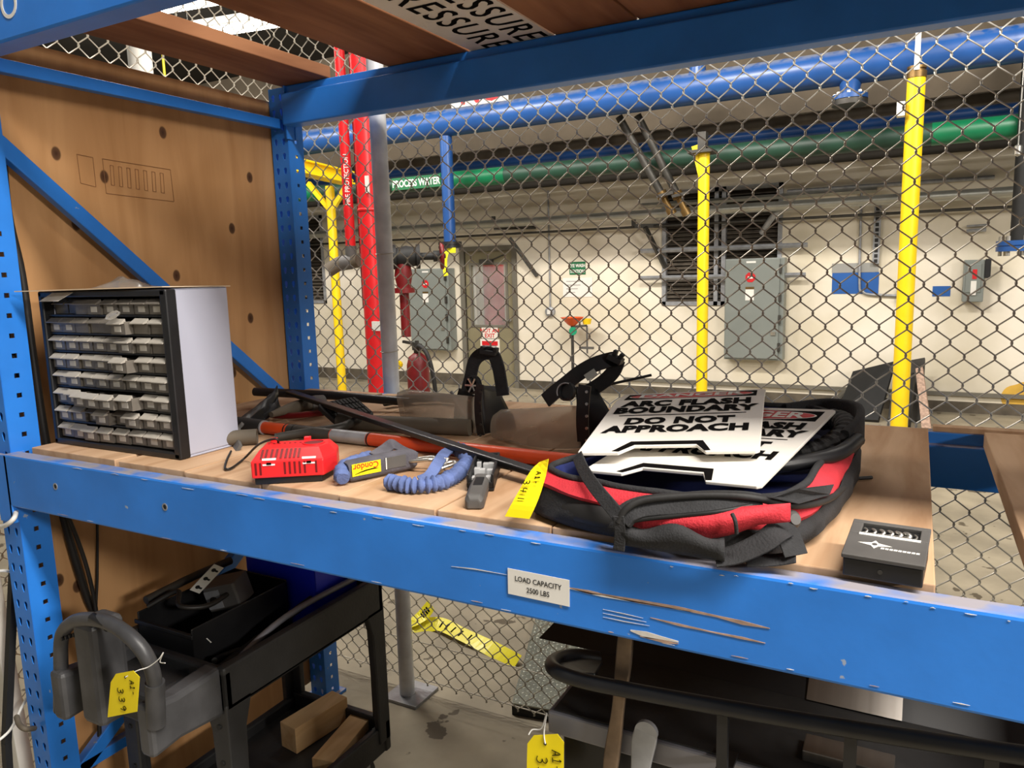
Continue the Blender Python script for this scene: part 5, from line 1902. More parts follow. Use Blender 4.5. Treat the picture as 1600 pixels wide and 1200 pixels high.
# vacuum hose curled in the bag
hpts = [V((-.28, 1.36, SH + .055)), V((-.20, 1.38, SH + .068)), V((-.135, 1.42, SH + .084)), V((-.108, 1.51, SH + .100)), V((-.13, 1.60, SH + .102)), V((-.20, 1.645, SH + .09))]
path = smooth_path(hpts, 16)
rs = [.019 + .0028 * (1 if (i // 2) % 2 else 0) for i in range(len(path))]
o = MB().tube(path, rs, 16).build('ribbed_hose', M['blackrub'], None, smooth=False)
tag(o, 'black ribbed hose curling out of the tool bag', 'hose')
o = MB().tube(smooth_path([V((-.30, 1.235, SH + .078)), V((-.20, 1.27, SH + .082)), V((-.115, 1.36, SH + .088)), V((-.085, 1.47, SH + .094))], 8), .013, 12).build('black_tube', M['black'], None, smooth=True)
tag(o, 'smooth black tube running along the right rim of the bag', 'tube')

# ================================================================== WARNING SIGNS
def warn(label, BL, BR, TR, bend=0.0):
    BL, BR, TR = V(BL), V(BR), V(TR)
    ux = (BR - BL).normalized()
    Fs = frame(BL, ux, TR - BR)
    w_ = (BR - BL).length
    h_ = (TR - BR).length
    s = thing('warning_sign', label, 'sign', (BL + BR) / 2, 'folding arc flash signs')
    poly = [(.006, 0), (w_ * .24, 0), (w_ * .31, .034), (w_ * .66, .034), (w_ * .72, 0), (w_ - .006, 0), (w_, .006), (w_, h_ - .006), (w_ - .006, h_), (.006, h_), (0, h_ - .006), (0, .006)]
    MB(Fs).prism(poly, -.0055).build('panel', M['signw'], s, bevel=.0012)
    # dark handle recess line along the notch
    MB(Fs).prism([(w_ * .24, .004), (w_ * .31, .038), (w_ * .66, .038), (w_ * .715, .004), (w_ * .745, .006), (w_ * .69, .056), (w_ * .28, .056), (w_ * .20, .006)], .0006).build('notch_band', M['ink'], s)
    hd_ = h_ - .018
    MB(Fs).prism([(.016, hd_ - .068), (w_ - .016, hd_ - .068), (w_ - .016, hd_), (.016, hd_)], .0005).build('header', M['ink'], s)
    el = [(w_ / 2 + (w_ * .415) * math.cos(a), hd_ - .034 + .030 * math.sin(a)) for a in [2 * math.pi * k / 40 for k in range(40)]]
    MB(Fs).prism([(w_ / 2 + (x - w_ / 2) * 1.03, hd_ - .034 + (y - hd_ + .034) * 1.08) for x, y in el], .0004, .0005).build('oval_border', M['white'], s)
    MB(Fs).prism(el, .0004, .0009).build('red_oval', M['signred'], s)
    text('lettering', 'DANGER', .054, Fs @ frame((w_ / 2, hd_ - .053, .0014), (1, 0, 0), (0, 1, 0)), M['white'], s, bold=.0016, sx=.98)
    def ln(body, y, sz, sx):
        text('lettering', body, sz, Fs @ frame((w_ / 2, y, .0004), (1, 0, 0), (0, 1, 0)), M['ink'], s, bold=.0031, sx=sx, shear=.0, space=1.06)
    ln('ARC FLASH', h_ - .140, .054, .88)
    ln('BOUNDARY', h_ - .188, .054, .88)
    MB(Fs).prism([(.03, h_ - .206), (w_ - .03, h_ - .206), (w_ - .03, h_ - .2025), (.03, h_ - .2025)], .0006).build('rule', M['ink'], s)
    ln('DO NOT', h_ - .262, .054, .88)
    ln('APPROACH', h_ - .312, .054, .88)
    if bend:                                  # the limp plastic sags back along its top edge
        inv = Fs.inverted()
        off = ORG[s.name]
        for ob in s.children:
            if ob.name.startswith('panel'):
                bm = bmesh.new()
                bm.from_mesh(ob.data)
                for yy in (.088,):
                    co = Fs @ V((0, h_ - yy, 0)) - off
                    bmesh.ops.bisect_plane(bm, geom=bm.verts[:] + bm.edges[:] + bm.faces[:], plane_co=co, plane_no=Fs.to_3x3() @ V((0, 1, 0)))
                bm.to_mesh(ob.data)
                bm.free()
            for vt in ob.data.vertices:
                q_ = inv @ (vt.co + off)
                e_ = max(0, q_.y - (h_ - .088)) / .088
                q_.z -= bend * e_
                vt.co = Fs @ q_ - off
    return s


warn('white DANGER ARC FLASH BOUNDARY sign lying on top', (-.506, 1.164, 1.376), (-.210, 1.207, 1.397), (-.272, 1.622, 1.440), .010)
warn('white DANGER arc flash sign lying askew underneath the other', (-.486, 1.145, 1.353), (-.189, 1.100, 1.370), (-.123, 1.525, 1.412))

# ================================================================== YELLOW TAG 341 on the shelf
L_ = [(843, 722, 1.115, 0), (829, 736, 1.10, 0), (812, 765, 1.075, 0), (799, 788, 1.055, 0), (789, 807, 1.045, 0)]
R_ = [(857, 717, 1.105), (853, 742, 1.09), (844, 772, 1.065), (836, 792, 1.045), (827, 811, 1.035)]
la_ = [PY(u, v, y) for u, v, y, _ in L_]
ra_ = [PY(u, v, y) for u, v, y in R_]
la_, ra_ = smooth_path(la_, 3), smooth_path(ra_, 3)
tg = thing('yellow_tag', 'yellow card tag handwritten 341 beside the tool bag', 'tag', (la_[-1] + ra_[-1]) / 2, 'yellow inventory tags')
MB().grid([la_, [(a + c) / 2 for a, c in zip(la_, ra_)], ra_]).build('card', M['tag'], tg, solid=.0007)


def hand(strokes, org, ux, uy, size, parent, r=.0007):
    """pen strokes; each stroke a list of (x,y) in letter boxes"""
    bb = MB()
    for st in strokes:
        pts = [V(org) + V(ux) * x * size + V(uy) * y * size for x, y in st]
        if len(pts) == 2:
            pts = [pts[0], (pts[0] + pts[1]) / 2, pts[1]]
        bb.tube(smooth_path(pts, 4), r, 5)
    return bb.build('handwriting', M['ink'], parent)


def glyph(s, x0=0, sp=.95):
    G = {'A': [[(0, 0), (.3, 1), (.62, 0)], [(.12, .4), (.5, .4)]],
         '1': [[(.12, .8), (.3, 1), (.3, 0)], [(.05, 0), (.55, 0)]],
         '-': [[(.1, .45), (.5, .45)]],
         '3': [[(.05, .9), (.3, 1), (.55, .8), (.45, .58), (.22, .52), (.5, .44), (.6, .2), (.35, 0), (.05, .1)]],
         '4': [[(.08, 1), (.02, .45), (.55, .45)], [(.45, .95), (.42, 0)]],
         '9': [[(.55, .75), (.3, 1), (.05, .75), (.25, .5), (.55, .72), (.52, .3), (.45, 0)]],
         '7': [[(.05, .95), (.55, .95), (.25, 0)]],
         'l': [[(.3, 1), (.3, 0)]]}
    out = []
    for ch_ in s:
        out += [[(x + x0, y) for x, y in st] for st in G[ch_]]
        x0 += sp
    return out


def onTag(u, v):
    # approximate card surface: depth from the row
    t_ = min(1, max(0, (v - 718) / 92))
    return PY(u, v, 1.108 - .07 * t_ - .006)


for body, (u0, v0), (u1, v1), sz, sp_ in (('34l', (824, 750), (811, 787), .0125, 1.15), ('A1-', (842, 737), (836, 760), .0085, .95)):
    o0, o1 = onTag(u0, v0), onTag(u1, v1)
    dx = (o1 - o0).normalized()
    nrm = (ra_[4] - la_[4]).cross(la_[8] - la_[4]).normalized()
    upv = nrm.cross(dx)
    if upv.dot(CX) < 0: upv = -upv
    hand(glyph(body, 0, sp_ * 1.05), o0 - upv * sz * .5, dx, upv, sz, tg, .0008)

# ================================================================== BIT BOX
q = [PZ(1316, 899, SH), PZ(1441, 921, SH)]
ux = (q[1] - q[0])
Lb = ux.length
ux.normalize()
uy = V((-ux.y, ux.x, 0))
Fb = frame(q[0] + V((0, 0, .0006)), ux, uy)
bx = thing('drill_bit_box', 'black drill bit case with a star emblem and a window of bits', 'bit case', (q[0] + q[1]) / 2)
Wb, hf, hbk = .108, .032, .046
MB(Fb).add([(0, 0, 0), (Lb, 0, 0), (Lb, Wb, 0), (0, Wb, 0), (0, -.001, hf - .006), (Lb, -.001, hf - .006), (Lb, Wb, hbk - .006), (0, Wb, hbk - .006)], [(3, 2, 1, 0), (4, 5, 6, 7), (0, 1, 5, 4), (1, 2, 6, 5), (2, 3, 7, 6), (3, 0, 4, 7)]).build('case', M['black'], bx, bevel=.002)
sl_ = V((0, Wb, hbk - hf)).normalized()
Ft = Fb @ frame((0, 0, hf - .006), (1, 0, 0), sl_)
Wt = Wb * 1.004
w0, w1, y0_, y1_ = Lb * .13, Lb * .90, Wt * .60, Wt * .92
ld = MB(Ft)
for lo_, hi_ in (((-.002, -.003, 0), (Lb + .002, y0_, .006)), ((-.002, y1_, 0), (Lb + .002, Wt + .001, .006)), ((-.002, y0_, 0), (w0, y1_, .006)), ((w1, y0_, 0), (Lb + .002, y1_, .006))):
    ld.box(lo_, hi_)
lid = ld.build('lid', M['grey'], bx, bevel=.0012)
lid['label'] = 'dusty black sloping lid with a window'
MB(Ft).box((w0, y0_, -.001), (w1, y1_, .0006)).build('well', M['dark'], bx)
MB(Ft).box((w0 - .001, y0_ - .0055, .0062), (w1 + .002, y0_ + .001, .0072)).build('white_strip', M['white'], lid)
nb = 7
for k in range(nb):
    x = w0 + (w1 - w0) * (k + .5) / nb
    r_ = (.0022, .0026, .003, .0032, .0036, .004, .0018)[k]
    pth = [(x + r_ * .9 * math.cos(a), y0_ + .001 + .0022 * a, .0035 + r_ * .4 * math.sin(a)) for a in [i * .55 for i in range(18)]]
    MB(Ft).tube([V(p) for p in pth], r_ * .75, 8).build('drill_bit', M['chrome'], bx, smooth=True)
# star emblem and word
cx_, cy_ = Lb * .36, Wt * .33
st = []
for k in range(8):
    a = math.pi / 4 * k
    r_ = (.021 if k % 4 == 0 else .0115) if k % 2 == 0 else .0062
    st.append((cx_ + r_ * math.cos(a), cy_ + r_ * math.sin(a)))
em = MB(Ft).prism(st, .0007, .006).build('star_emblem', M['white'], lid)
MB(Ft).prism([(cx_ + .0035 * math.cos(a), cy_ + .0035 * math.sin(a)) for a in [k * math.pi / 4 for k in range(8)]], .0004, .0067).build('emblem_centre', M['grey'], em)
for k in range(9):
    x = cx_ + .008 + k * .0052
    MB(Ft).prism([(x, cy_ - .0105), (x + .0040, cy_ - .0105), (x + .0046, cy_ - .0062), (x + .0006, cy_ - .0062)], .0006, .006).build('brand_mark', M['white'], em)
MB(Fb).lathe([(.003, 0), (.003, .001)], (Lb * .48, -.0012, .013), (0, -1, 0), 10).build('rivet', M['darksteel'], bx)

# ================================================================== UTILITY CART
cx0, cx1, cy0, cy1 = -1.885, -1.462, 1.17, 1.80
RIM = .742
cart = thing('utility_cart', 'black plastic utility cart with a looped handle under the shelf', 'cart', ((cx0 + cx1) / 2, (cy0 + cy1) / 2, 0))
TB = RIM - .12
wt = .028
MB().box((cx0, cy0, TB), (cx1, cy1, TB + .02)).box((cx0, cy0, TB), (cx0 + wt, cy1, RIM)).box((cx1 - wt, cy0, TB), (cx1, cy1, RIM)).box((cx0, cy0, TB), (cx1, cy0 + wt, RIM - .01)).box((cx0, cy1 - wt, TB), (cx1, cy1, RIM)).build('top_tray', M['cartpl'], cart, bevel=.008)
LZ = .205
MB().box((cx0 + .01, cy0 + .01, LZ - .05), (cx1 - .01, cy1 - .005, LZ)).box((cx0 + .005, cy0, LZ - .06), (cx0 + .03, cy1, LZ + .035)).box((cx1 - .03, cy0, LZ - .06), (cx1 - .005, cy1, LZ + .035)).box((cx0, cy1 - .028, LZ - .06), (cx1, cy1, LZ + .05)).box((cx0, cy0, LZ - .06), (cx1, cy0 + .028, LZ + .05)).build('lower_shelf', M['cartpl'], cart, bevel=.006)
for lx, ly, sx2, sy2 in ((cx0, cy0, 1, 1), (cx1, cy0, -1, 1), (cx0, cy1, 1, -1), (cx1, cy1, -1, -1)):
    # L-shaped leg, wide near the tray
    bb = MB()
    t_ = .022
    a0, a1 = .085, .055
    vs = []
    for z, w_ in ((LZ - .02, a1), (LZ + .2, a1), (TB - .06, a1 + .005), (TB + .02, a0)):
        vs += [V((lx, ly, z)), V((lx + sx2 * w_, ly, z)), V((lx + sx2 * w_, ly + sy2 * t_, z)), V((lx + sx2 * t_, ly + sy2 * t_, z)), V((lx + sx2 * t_, ly + sy2 * w_, z)), V((lx, ly + sy2 * w_, z))]
    fs = [tuple(range(5, -1, -1)), tuple(range(18, 24))]
    for k in range(3):
        fs += [(k * 6 + i, k * 6 + (i + 1) % 6, k * 6 + 6 + (i + 1) % 6, k * 6 + 6 + i) for i in range(6)]
    bb.add(vs, fs)
    lg = bb.build('leg', M['cartpl'], cart, bevel=.004)
    for z in (.36, .48, .58):
        MB().lathe([(.007, 0), (.007, .003)], (lx + sx2 * .03, ly if sy2 > 0 else ly, z), (0, -sy2, 0), 10).build('bolt', M['dark'], lg)
for lx in (cx0 + .07, cx1 - .07):
    for ly in (cy0 + .08, cy1 - .08):
        cs = MB().lathe([(.055, -.014), (.062, -.01), (.062, .01), (.055, .014)], (lx, ly, .062), (1, 0, 0), 20).build('caster_wheel', M['blackrub'], cart, smooth=True)
        MB().box((lx - .026, ly - .02, .06), (lx - .018, ly + .02, LZ - .055)).box((lx + .018, ly - .02, .06), (lx + .026, ly + .02, LZ - .055)).box((lx - .03, ly - .03, LZ - .075), (lx + .03, ly + .03, LZ - .055)).build('caster_fork', M['galv'], cs)
# arms, console and looped handle at the near end
for xa, sg in ((cx0 + .03, 1), (cx1 - .012, -1)):
    bb = MB()
    vs = []
    for y, zt_, zb_, w_ in ((.975, .745, .615, .05), (1.05, .735, .625, .055), (cy0 + .01, RIM, TB - .01, .06)):
        vs += [V((xa, y, zb_)), V((xa + sg * w_, y, zb_)), V((xa + sg * w_, y, zt_)), V((xa, y, zt_))]
    fs = [(3, 2, 1, 0), (8, 9, 10, 11)]
    for k in range(2):
        fs += [(k * 4 + i, k * 4 + (i + 1) % 4, k * 4 + 4 + (i + 1) % 4, k * 4 + 4 + i) for i in range(4)]
    bb.add(vs, fs)
    bb.build('handle_arm', M['handlepl'], cart, bevel=.012)
MB().box((-1.735, .975, .64), (-1.655, 1.06, .90)).build('console_column', M['handlepl'], cart, bevel=.014)
MB().box((-1.80, 1.05, .62), (-1.58, cy0 + .01, .70)).build('console', M['cartpl'], cart, bevel=.01)
ar = [PY(98, 1075, 1.0), PY(95, 1030, 1.0), PY(98, 990, .995), PY(118, 970, .985), PY(150, 968, .975), PY(178, 977, .968), PY(206, 997, .965), PY(228, 1024, .97), PY(240, 1056, .985), PY(243, 1098, .995)]
path = smooth_path(ar, 6)
hd_ = MB().tube(path, .0165, 16, up=(0, 1, 0)).build('handle', M['handlepl'], cart, smooth=True)
MB().tube([PY(98, 1052, .999), PY(98, 1108, 1.0)], .021, 16).build('handle_socket', M['handlepl'], hd_, smooth=True)
MB().tube([PY(242, 1066, .99), PY(244, 1132, .995)], .021, 16).build('handle_socket', M['handlepl'], hd_, smooth=True)
MB().sweep(smooth_path([PY(146, 966, .97), PY(158, 972, .967), PY(168, 978, .965)], 4), rrect(.02, .026, .006, 2), up=(0, -.4, 1)).build('grip_insert', M['black'], hd_, smooth=True)
for k in range(5):
    c_ = PY(103 + k * 6, 992 - k * 2, .99)
    MB().box((c_.x - .002, c_.y - .012, c_.z - .010), (c_.x + .002, c_.y + .004, c_.z - .002)).build('grip_rib', M['black'], hd_)

# things lying in the cart's tray
TF = TB + .0205
def tray_box(label, px, z0, h, mt, name, cat, wall=.004, taper=.9):
    """open bin standing on four floor pixels at height z0"""
    pts = [PZ(u, v, z0) for u, v in px]
    c_ = sum(pts, V((0, 0, 0))) / 4
    lo_ = [c_ + (p - c_) * taper for p in pts]
    hi_ = [p + V((0, 0, h)) for p in pts]
    t = thing(name, label, cat, (c_.x, c_.y, z0))
    bb = MB()
    inn = [c_ + (p - c_) * .93 + V((0, 0, h)) for p in pts]
    inl = [c_ + (p - c_) * .80 + V((0, 0, .006)) for p in pts]
    bb.add(lo_ + hi_ + inn + inl, [(3, 2, 1, 0)] + [(i, (i + 1) % 4, 4 + (i + 1) % 4, 4 + i) for i in range(4)] + [(4 + i, 4 + (i + 1) % 4, 8 + (i + 1) % 4, 8 + i) for i in range(4)] + [(8 + i, 8 + (i + 1) % 4, 12 + (i + 1) % 4, 12 + i) for i in range(4)] + [(12, 13, 14, 15)])
    bb.build('bin_body', M[mt], t, bevel=.003)
    return t


def wbin(label, x0, x1, y0, y1, z0, h, mt, name, cat, cut=0.0):
    t = thing(name, label, cat, ((x0 + x1) / 2, (y0 + y1) / 2, z0))
    w_ = .005
    MB().box((x0, y0, z0), (x1, y1, z0 + w_)).box((x0, y0, z0), (x0 + w_, y1, z0 + h)).box((x1 - w_, y0, z0), (x1, y1, z0 + h - cut * .3)).box((x0, y1 - w_, z0), (x1, y1, z0 + h)).box((x0, y0, z0), (x1, y0 + w_, z0 + h - cut)).build('bin_body', M[mt], t, bevel=.003)
    MB().box((x0 - .006, y0 - .006, z0 + h - cut - .012), (x1 + .006, y0, z0 + h - cut)).build('front_rim', M[mt], t, bevel=.002)
    return t


wbin('shallow black parts tray inside the cart', -1.85, -1.63, 1.22, 1.56, TF, .15, 'black', 'parts_tray', 'tray', .02)
wbin('deep blue plastic bin at the back of the cart', -1.82, -1.535, 1.58, 1.765, TF, .25, 'bluebin', 'blue_bin', 'bin', .05)
# perforated bracket standing in the tray
a, c = PY(304, 924, 1.33), PY(342, 884, 1.37)
br = thing('perforated_bracket', 'pale metal bracket with keyhole slots leaning in the tray', 'bracket', a)
up_ = V((0, -.25, 1))
dv = (c - a)
nn = dv.cross(V((.4, -.3, 1))).normalized()
Fm = frame(a, dv, V((.35, -.2, 1)))
Lm = dv.length
MB(Fm).prism([(0, -.016), (Lm, -.016), (Lm, .016), (0, .016)], .002).build('strip', M['lampbody'], br)
for k in range(3):
    x = Lm * (.17 + .33 * k)
    h_ = MB(Fm).prism([(x + .0065 * math.cos(b_), .004 + .0065 * math.sin(b_)) for b_ in [i * math.pi / 5 for i in range(10)]], .0006, .0019).build('keyhole', M['dark'], br)
    MB(Fm).prism([(x - .003, -.010), (x + .003, -.010), (x + .003, .0), (x - .003, .0)], .0006, .0019).build('keyhole_neck', M['dark'], h_)
# grey device box
q = PY(356, 912, 1.42)
o = thing('junction_box', 'small grey electrical box with a round knockout in the tray', 'box', (q.x, 1.42, q.z - .05))
Fj = frame((q.x, 1.42, q.z - .02), (1, .35, .25), (-.3, 1, .1))
MB(Fj).prism(rrect(.10, .085, .006, 2), .075, -.04).build('box', M['grey'], o, bevel=.003)
MB(Fj).box((-.046, -.0445, -.03), (.0, -.0428, .025)).build('face_plate', M['galv'], o)
MB(Fj).lathe([(.012, 0), (.012, .0012), (.0095, .0012)], (-.023, -.0446, -.004), (0, -1, 0), 16).build('knockout', M['darksteel'], o)
MB().box((q.x - .04, 1.39, TF + .006), (q.x + .03, 1.45, q.z - .055)).build('prop_block', M['dark'], o)
# long dark lengths: channel, rods and cables in the tray
def clen(label, pts, r, mt, name, cat):
    o_ = MB().tube(smooth_path([V(p) for p in pts], 6), r, 10).build(name, M[mt], None, smooth=True)
    return tag(o_, label, cat)


clen('dark conduit length slanting along the left of the cart', [PX(228, 938, -1.86), PX(300, 902, -1.86), PX(360, 876, -1.86)], .012, 'darksteel', 'conduit_length', 'conduit')
clen('grey rod lying along the right rim of the cart tray', [(-1.545, 1.235, TF + .03), (-1.53, 1.45, TF + .10), (-1.505, 1.79, RIM + .012)], .009, 'greymet', 'steel_rod', 'rod')
clen('second dark rod lying inside the tray next to the grey rod', [(-1.59, 1.24, TF + .02), (-1.565, 1.45, TF + .07), (-1.545, 1.57, TF + .10)], .012, 'blackrub', 'steel_rod', 'rod')
clen('coiled black cable at the near end of the tray', [(-1.60, 1.225, TF + .02), (-1.56, 1.225, TF + .05), (-1.52, 1.26, TF + .06), (-1.54, 1.32, TF + .05), (-1.59, 1.34, TF + .04), (-1.61, 1.29, TF + .04), (-1.57, 1.235, TF + .065)], .008, 'cable', 'cable_coil', 'cable')
clen('thin pale wire sticking up from the tray corner', [PY(312, 1010, 1.25), PY(306, 1000, 1.25), PY(318, 995, 1.26), PY(330, 1004, 1.27)], .0015, 'whitecable', 'wire_end', 'wire')
clen('black cable looping over the parts tray', [(-1.83, 1.24, TF + .16), (-1.78, 1.30, TF + .19), (-1.72, 1.26, TF + .175), (-1.68, 1.32, TF + .16), (-1.70, 1.42, TF + .165), (-1.78, 1.44, TF + .15)], .007, 'cable', 'loose_cable', 'cable')
# timber blocks on the lower shelf
def block(label, a_px, b_px, z, w_, h_):
    a, c = PZ(*a_px, z), PZ(*b_px, z)
    o_ = MB().obox(a + V((0, 0, h_ / 2)), c + V((0, 0, h_ / 2)), w_, h_).build('timber_block', M['pale'], None, bevel=.002)
    return tag(o_, label, 'wood block', 'timber blocks on the cart')


zl = LZ + .0008
block('thick pale timber block at the back on the lower cart shelf', (452, 1172), (533, 1120), zl, .075, .085)
block('flat pale timber piece beside the thick block on the cart', (505, 1204), (572, 1124), zl, .075, .035)

# ================================================================== YELLOW TAGS
def hang_tag(label, px, y, hole, writing, wire):
    pts = [PY(u, v, y) for u, v in px]
    c_ = sum(pts, V((0, 0, 0))) / len(pts)
    t = thing('yellow_tag', label, 'tag', (c_.x, y, min(p.z for p in pts)), 'yellow inventory tags')
    MB().slab(pts, .0008, (0, -1, 0)).build('card', M['tag'], t)
    hc = PY(*hole, y)
    MB().lathe([(.0028, 0), (.0028, .0005)], (hc.x, y - .0004, hc.z), (0, -1, 0), 12).build('eyelet', M['dark'], t)
    for body, (u, v), sz, sp in writing:
        o0 = PY(u, v, y - .0012)
        hand(glyph(body, 0, sp), o0, V((.08, 0, -1)).normalized(), V((1, 0, .08)).normalized(), sz, t, .0007)
    wp = [PY(u, v, yy) for u, v, yy in wire]
    MB().tube(smooth_path(wp, 5), .0012, 6).build('tie_wire', M['whitecable'], t, smooth=True)
    return t


hang_tag('yellow card tag handwritten 339 wired to the cart handle', [(181, 1053), (208, 1048), (218, 1058), (214, 1112), (168, 1121), (173, 1066)], .93, (196, 1058), [('339', (183, 1074), .020, 1.0), ('A1-', (202, 1063), .014, .85)], [(196, 1058, .928), (214, 1048, .94), (232, 1042, .955), (248, 1030, .96), (255, 1020, .965), (250, 1034, .97), (258, 1036, .965)])
hang_tag('yellow card tag hanging from the grey machine lip', [(834, 1149), (871, 1147), (881, 1160), (880, 1238), (822, 1238), (824, 1162)], 1.072, (852, 1162), [('337', (838, 1180), .021, 1.0), ('A1-', (862, 1172), .016, .85)], [(852, 1162, 1.069), (850, 1148, 1.072), (852, 1130, 1.080), (854, 1114, 1.09), (846, 1138, 1.083), (832, 1140, 1.076), (826, 1148, 1.07)])

# ================================================================== MACHINE UNDER THE SHELF, RIGHT
mz = .92
fl_ = PZ(854, 1112, mz)
mx0, mx1, my0, my1 = fl_.x, .70, 1.102, 1.72
mac = thing('machine_cabinet', 'low black metal machine cabinet under the right of the shelf', 'cabinet', ((mx0 + mx1) / 2, 1.393, 0))
MB().box((mx0 + .02, my0 + .02, .0), (mx1 - .02, my1, mz - .04)).build('body', M['blackmet'], mac, bevel=.004)
MB().box((mx0, my0 - .0, mz - .042), (mx1, my1 + .01, mz)).build('top_slab', M['greymet'], mac, bevel=.004)
MB().box((mx0 + .01, my0 + .006, mz + .0003), (mx1 - .01, my1, mz + .003)).build('top_mat', M['blackrub'], mac)
pl_ = PY(938, 990, 1.425)
MB().add([(pl_.x - .10, 1.327, mz + .003), (mx1, 1.327, mz + .003), (mx1, 1.327 + .16, mz + .10), (pl_.x - .02, 1.327 + .16, mz + .10), (pl_.x - .10, 1.360, mz + .003), (mx1, 1.360, mz + .003), (mx1, 1.491, mz + .10), (pl_.x - .02, 1.491, mz + .10)], [(0, 1, 2, 3), (7, 6, 5, 4), (0, 4, 5, 1), (1, 5, 6, 2), (2, 6, 7, 3), (3, 7, 4, 0)]).build('sloping_panel', M['blackmet'], mac, bevel=.003)
sa_, sb_ = PY(1262, 1090, 1.344).x, PY(1410, 1110, 1.344).x
MB().add([(sa_, 1.323, mz + .006), (sb_, 1.323, mz + .006), (sb_, 1.451, mz + .095), (sa_, 1.451, mz + .095), (sa_, 1.326, mz + .006), (sb_, 1.326, mz + .006), (sb_, 1.453, mz + .095), (sa_, 1.453, mz + .095)], [(0, 1, 2, 3), (7, 6, 5, 4), (0, 4, 5, 1), (1, 5, 6, 2), (2, 6, 7, 3), (3, 7, 4, 0)]).build('bright_cover', M['stainless'], mac)
ra, rb_ = PY(1250, 1148, 1.115), PY(1400, 1178, 1.115)
MB().box((ra.x, 1.147, mz + .003), (rb_.x, 1.196, mz + .022)).build('bright_strip', M['stainless'], mac, bevel=.002)
rl = thing('black_rail', 'black tubular rail with a rounded end above the machine cabinet', 'rail', (mx0, 1.065, mz))
pp = [PY(935, 1028, 1.230), PY(900, 1024, 1.196), PY(874, 1028, 1.147), PY(862, 1038, 1.098), PY(872, 1050, 1.061), PY(905, 1062, 1.057), PY(965, 1075, 1.057), PY(1100, 1100, 1.057), PY(1280, 1131, 1.057), PY(1450, 1158, 1.057), PY(1640, 1186, 1.057)]
MB().tube(smooth_path(pp, 7), .0125, 14).build('rail', M['black'], rl, smooth=True)
MB().slab([PY(890, 1026, 1.188), PY(872, 1036, 1.115), PY(893, 1050, 1.074), PY(930, 1052, 1.089), PY(942, 1032, 1.196)], .006).build('end_cap', M['black'], rl, bevel=.002)
for u in (1130, 1330, 1550):
    q = PY(u, 1082 + (u - 1000) * .17, 1.057)
    MB().box((q.x - .012, 1.057, mz + .0035), (q.x + .012, 1.115, mz + .009)).box((q.x - .008, 1.051, mz + .005), (q.x + .008, 1.063, q.z)).build('rail_bracket', M['black'], rl)
# two worn iron bars leaning by the rail
def ibar(label, pts, y, w_, t_, mt, fork=False):
    path = smooth_path([PY(u, v, y) for u, v in pts], 6)
    n_ = len(path)
    o_ = thing('iron_bar', label, 'bar', path[-1], 'worn iron bars')
    MB().sweep(path, rrect(w_, t_, t_ * .3, 2), ups=[(0, -1, 0)] * n_, scales=[1 + .12 * math.sin(i * .35) for i in range(n_)]).build('shaft', M[mt], o_, smooth=True)
    if fork:
        q_ = path[0]
        MB().lathe([(w_ * .52, -t_ / 2), (w_ * .52, t_ / 2)], q_, (0, 1, 0), 20).build('rounded_end', M[mt], o_, smooth=True)
    return o_


ibar('long worn iron bar with flecks of yellow paint by the rail', [(978, 990), (974, 1040), (968, 1090), (962, 1140), (955, 1190), (950, 1240)], 1.083, .024, .010, 'iron')
ibar('short iron bar with a rounded end right of the longer one', [(1010, 1143), (1005, 1165), (1001, 1200), (998, 1240)], 1.080, .036, .008, 'galv', True)
MB_ = None

# ================================================================== FLOOR ITEMS BEHIND THE FENCE
q = [PZ(787, 1112, .05), PZ(960, 1126, .05), PZ(985, 955, .05), PZ(840, 955, .05)]
dp = thing('tread_plate', 'aluminium diamond tread plate lying on the floor behind the fence', 'plate', (q[0].x, q[0].y, 0))
for p_ in q[:2]:
    p_.y = max(p_.y, FY + .02)
MB().slab(q, .006, (0, 0, 1)).build('plate', M['diamond'], dp)
MB().slab([p + V((0, 0, -.0062)) for p in q], .043, (0, 0, 1)).build('dark_base', M['dark'], dp)
bb = MB()
ea, eb = q[1] - q[0], q[3] - q[0]
n1, n2 = 22, 46
for i in range(n1):
    for j in range(n2):
        c_ = q[0] + ea * ((i + .5) / n1) + (eb + (q[2] - q[1] - eb) * ((i + .5) / n1)) * ((j + .5) / n2)
        d_ = V((1, 1, 0)).normalized() if (i + j) % 2 else V((1, -1, 0)).normalized()
        s_ = V((-d_.y, d_.x, 0))
        bb.add([c_ - d_ * .011, c_ + s_ * .0035, c_ + d_ * .011, c_ - s_ * .0035, c_ + V((0, 0, .0025))], [(0, 1, 4), (1, 2, 4), (2, 3, 4), (3, 0, 4)])
o = bb.build('tread_lugs', M['diamond'], dp)
o['kind'] = 'stuff'
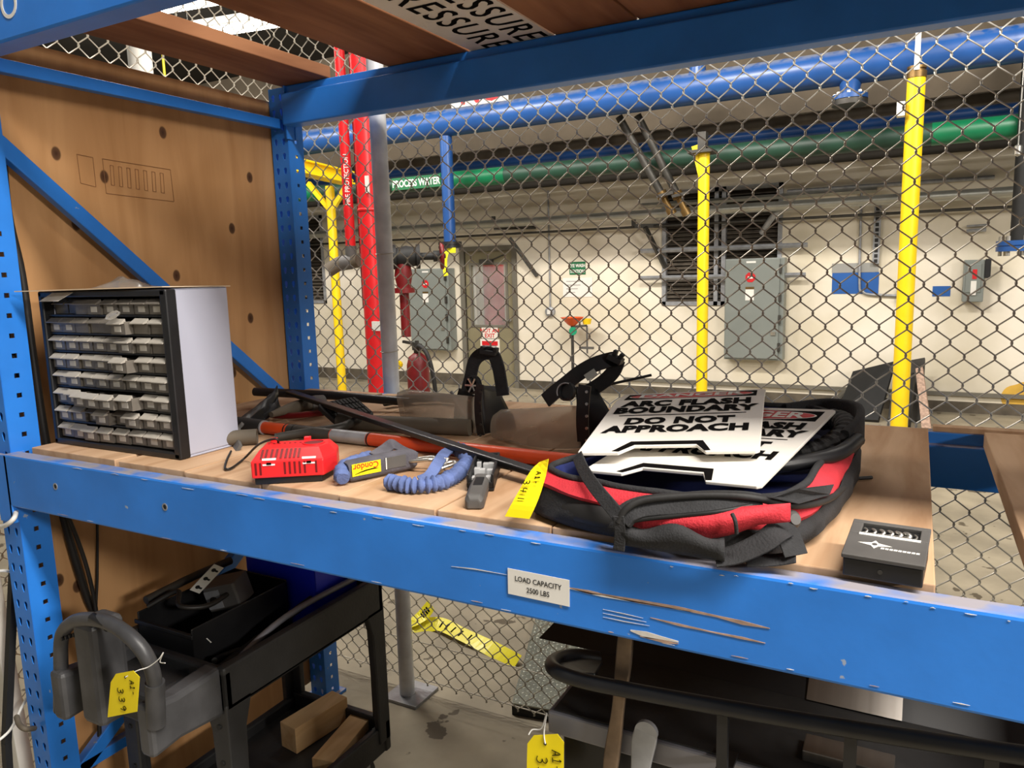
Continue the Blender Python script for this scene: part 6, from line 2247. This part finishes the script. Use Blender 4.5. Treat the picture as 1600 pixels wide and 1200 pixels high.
# caution tape
ct = thing('caution_tape', 'crumpled yellow caution tape lying on the floor behind the fence', 'tape', PZ(740, 1000, 0))
pA = [PZ(674, 945, .10), PZ(660, 962, .05), PZ(640, 978, .02), PZ(668, 976, .02), PZ(690, 976, .03), PZ(720, 990, .03), PZ(765, 1012, .02), PZ(808, 1036, .015)]
path = smooth_path(pA, 6)
ups = [V((.25 * math.sin(i * .4), -.55 + .3 * math.sin(i * .27), 1)) for i in range(len(path))]
MB().sweep(path, [(-.037, -.0006), (.037, -.0006), (.037, .0006), (-.037, .0006)], ups=ups).build('tape', M['tape'], ct)
for k in range(9):
    i = 3 + k if k < 4 else 24 + (k - 4) * 2
    c_ = path[i]
    d_ = (path[i + 1] - path[i - 1]).normalized()
    s_ = d_.cross(ups[i]).normalized()
    n_ = s_.cross(d_)
    MB().slab([c_ - s_ * .018 - d_ * .006 + n_ * .0015, c_ + s_ * .018 - d_ * .004 + n_ * .0015, c_ + s_ * .018 + d_ * .004 + n_ * .0015, c_ - s_ * .018 + d_ * .003 + n_ * .0015], .0006).build('printed_mark', M['ink'], ct)

# ================================================================== LEFT OF THE RACK
q = PX(2, 1000, -2.27)
st_ = thing('grey_stand', 'light grey metal stand post beyond the front upright', 'stand', (q.x, q.y, 0))
MB().obox((q.x, q.y + .02, .0), (q.x, q.y - .02, 1.15), .04, .05, up=(1, 0, 0)).build('post', M['lampbody'], st_, bevel=.003)
MB().box((q.x - .1, q.y - .1, 0), (q.x + .1, q.y + .1, .015)).build('foot', M['galv'], st_)
a, c = PX(22, 880, -2.17), PX(10, 1160, -2.17)
o = MB().obox(a, c, .018, .02, up=(1, 0, 0)).obox(c, (c.x, c.y - .03, 0), .018, .02, up=(1, 0, 0)).build('black_pole', M['dark'], None)
tag(o, 'thin black pole leaning at the left edge by the upright', 'pole')
def lcord(label, pts, r, mt='whitecable'):
    o_ = MB().tube(smooth_path([PX(u, v, x) for u, v, x in pts], 6), r, 8).build('white_cable', M[mt], None, smooth=True)
    return tag(o_, label, 'cable')


lcord('white cable sagging high at the left edge beside the upright', [(-8, 893, -2.14), (8, 892, -2.14), (24, 896, -2.14), (34, 905, -2.14)], .004)
lcord('loose white cable hanging low at the left edge', [(-6, 1160, -2.16), (16, 1140, -2.16), (34, 1105, -2.16), (48, 1082, -2.16)], .004)
# white hook clipped to the front upright
hk = [PY(-6, 824, 1.0), PY(6, 822, .995), PY(16, 816, .995), PY(23, 808, 1.005), PY(25, 800, 1.03)]
o = MB().tube(smooth_path(hk, 6), .006, 10).build('white_hook', M['whitecable'], None, smooth=True)
tag(o, 'white plastic hook clipped on the front upright below the beam', 'hook')
hk = [PY(26, 1120, 1.02), PY(30, 1132, 1.0), PY(40, 1139, 1.0), PY(54, 1138, 1.03)]
o = MB().tube(smooth_path(hk, 6), .007, 10).build('grey_loop', M['pipedark'], None, smooth=True)
tag(o, 'grey hose loop around the lower front upright', 'loop')
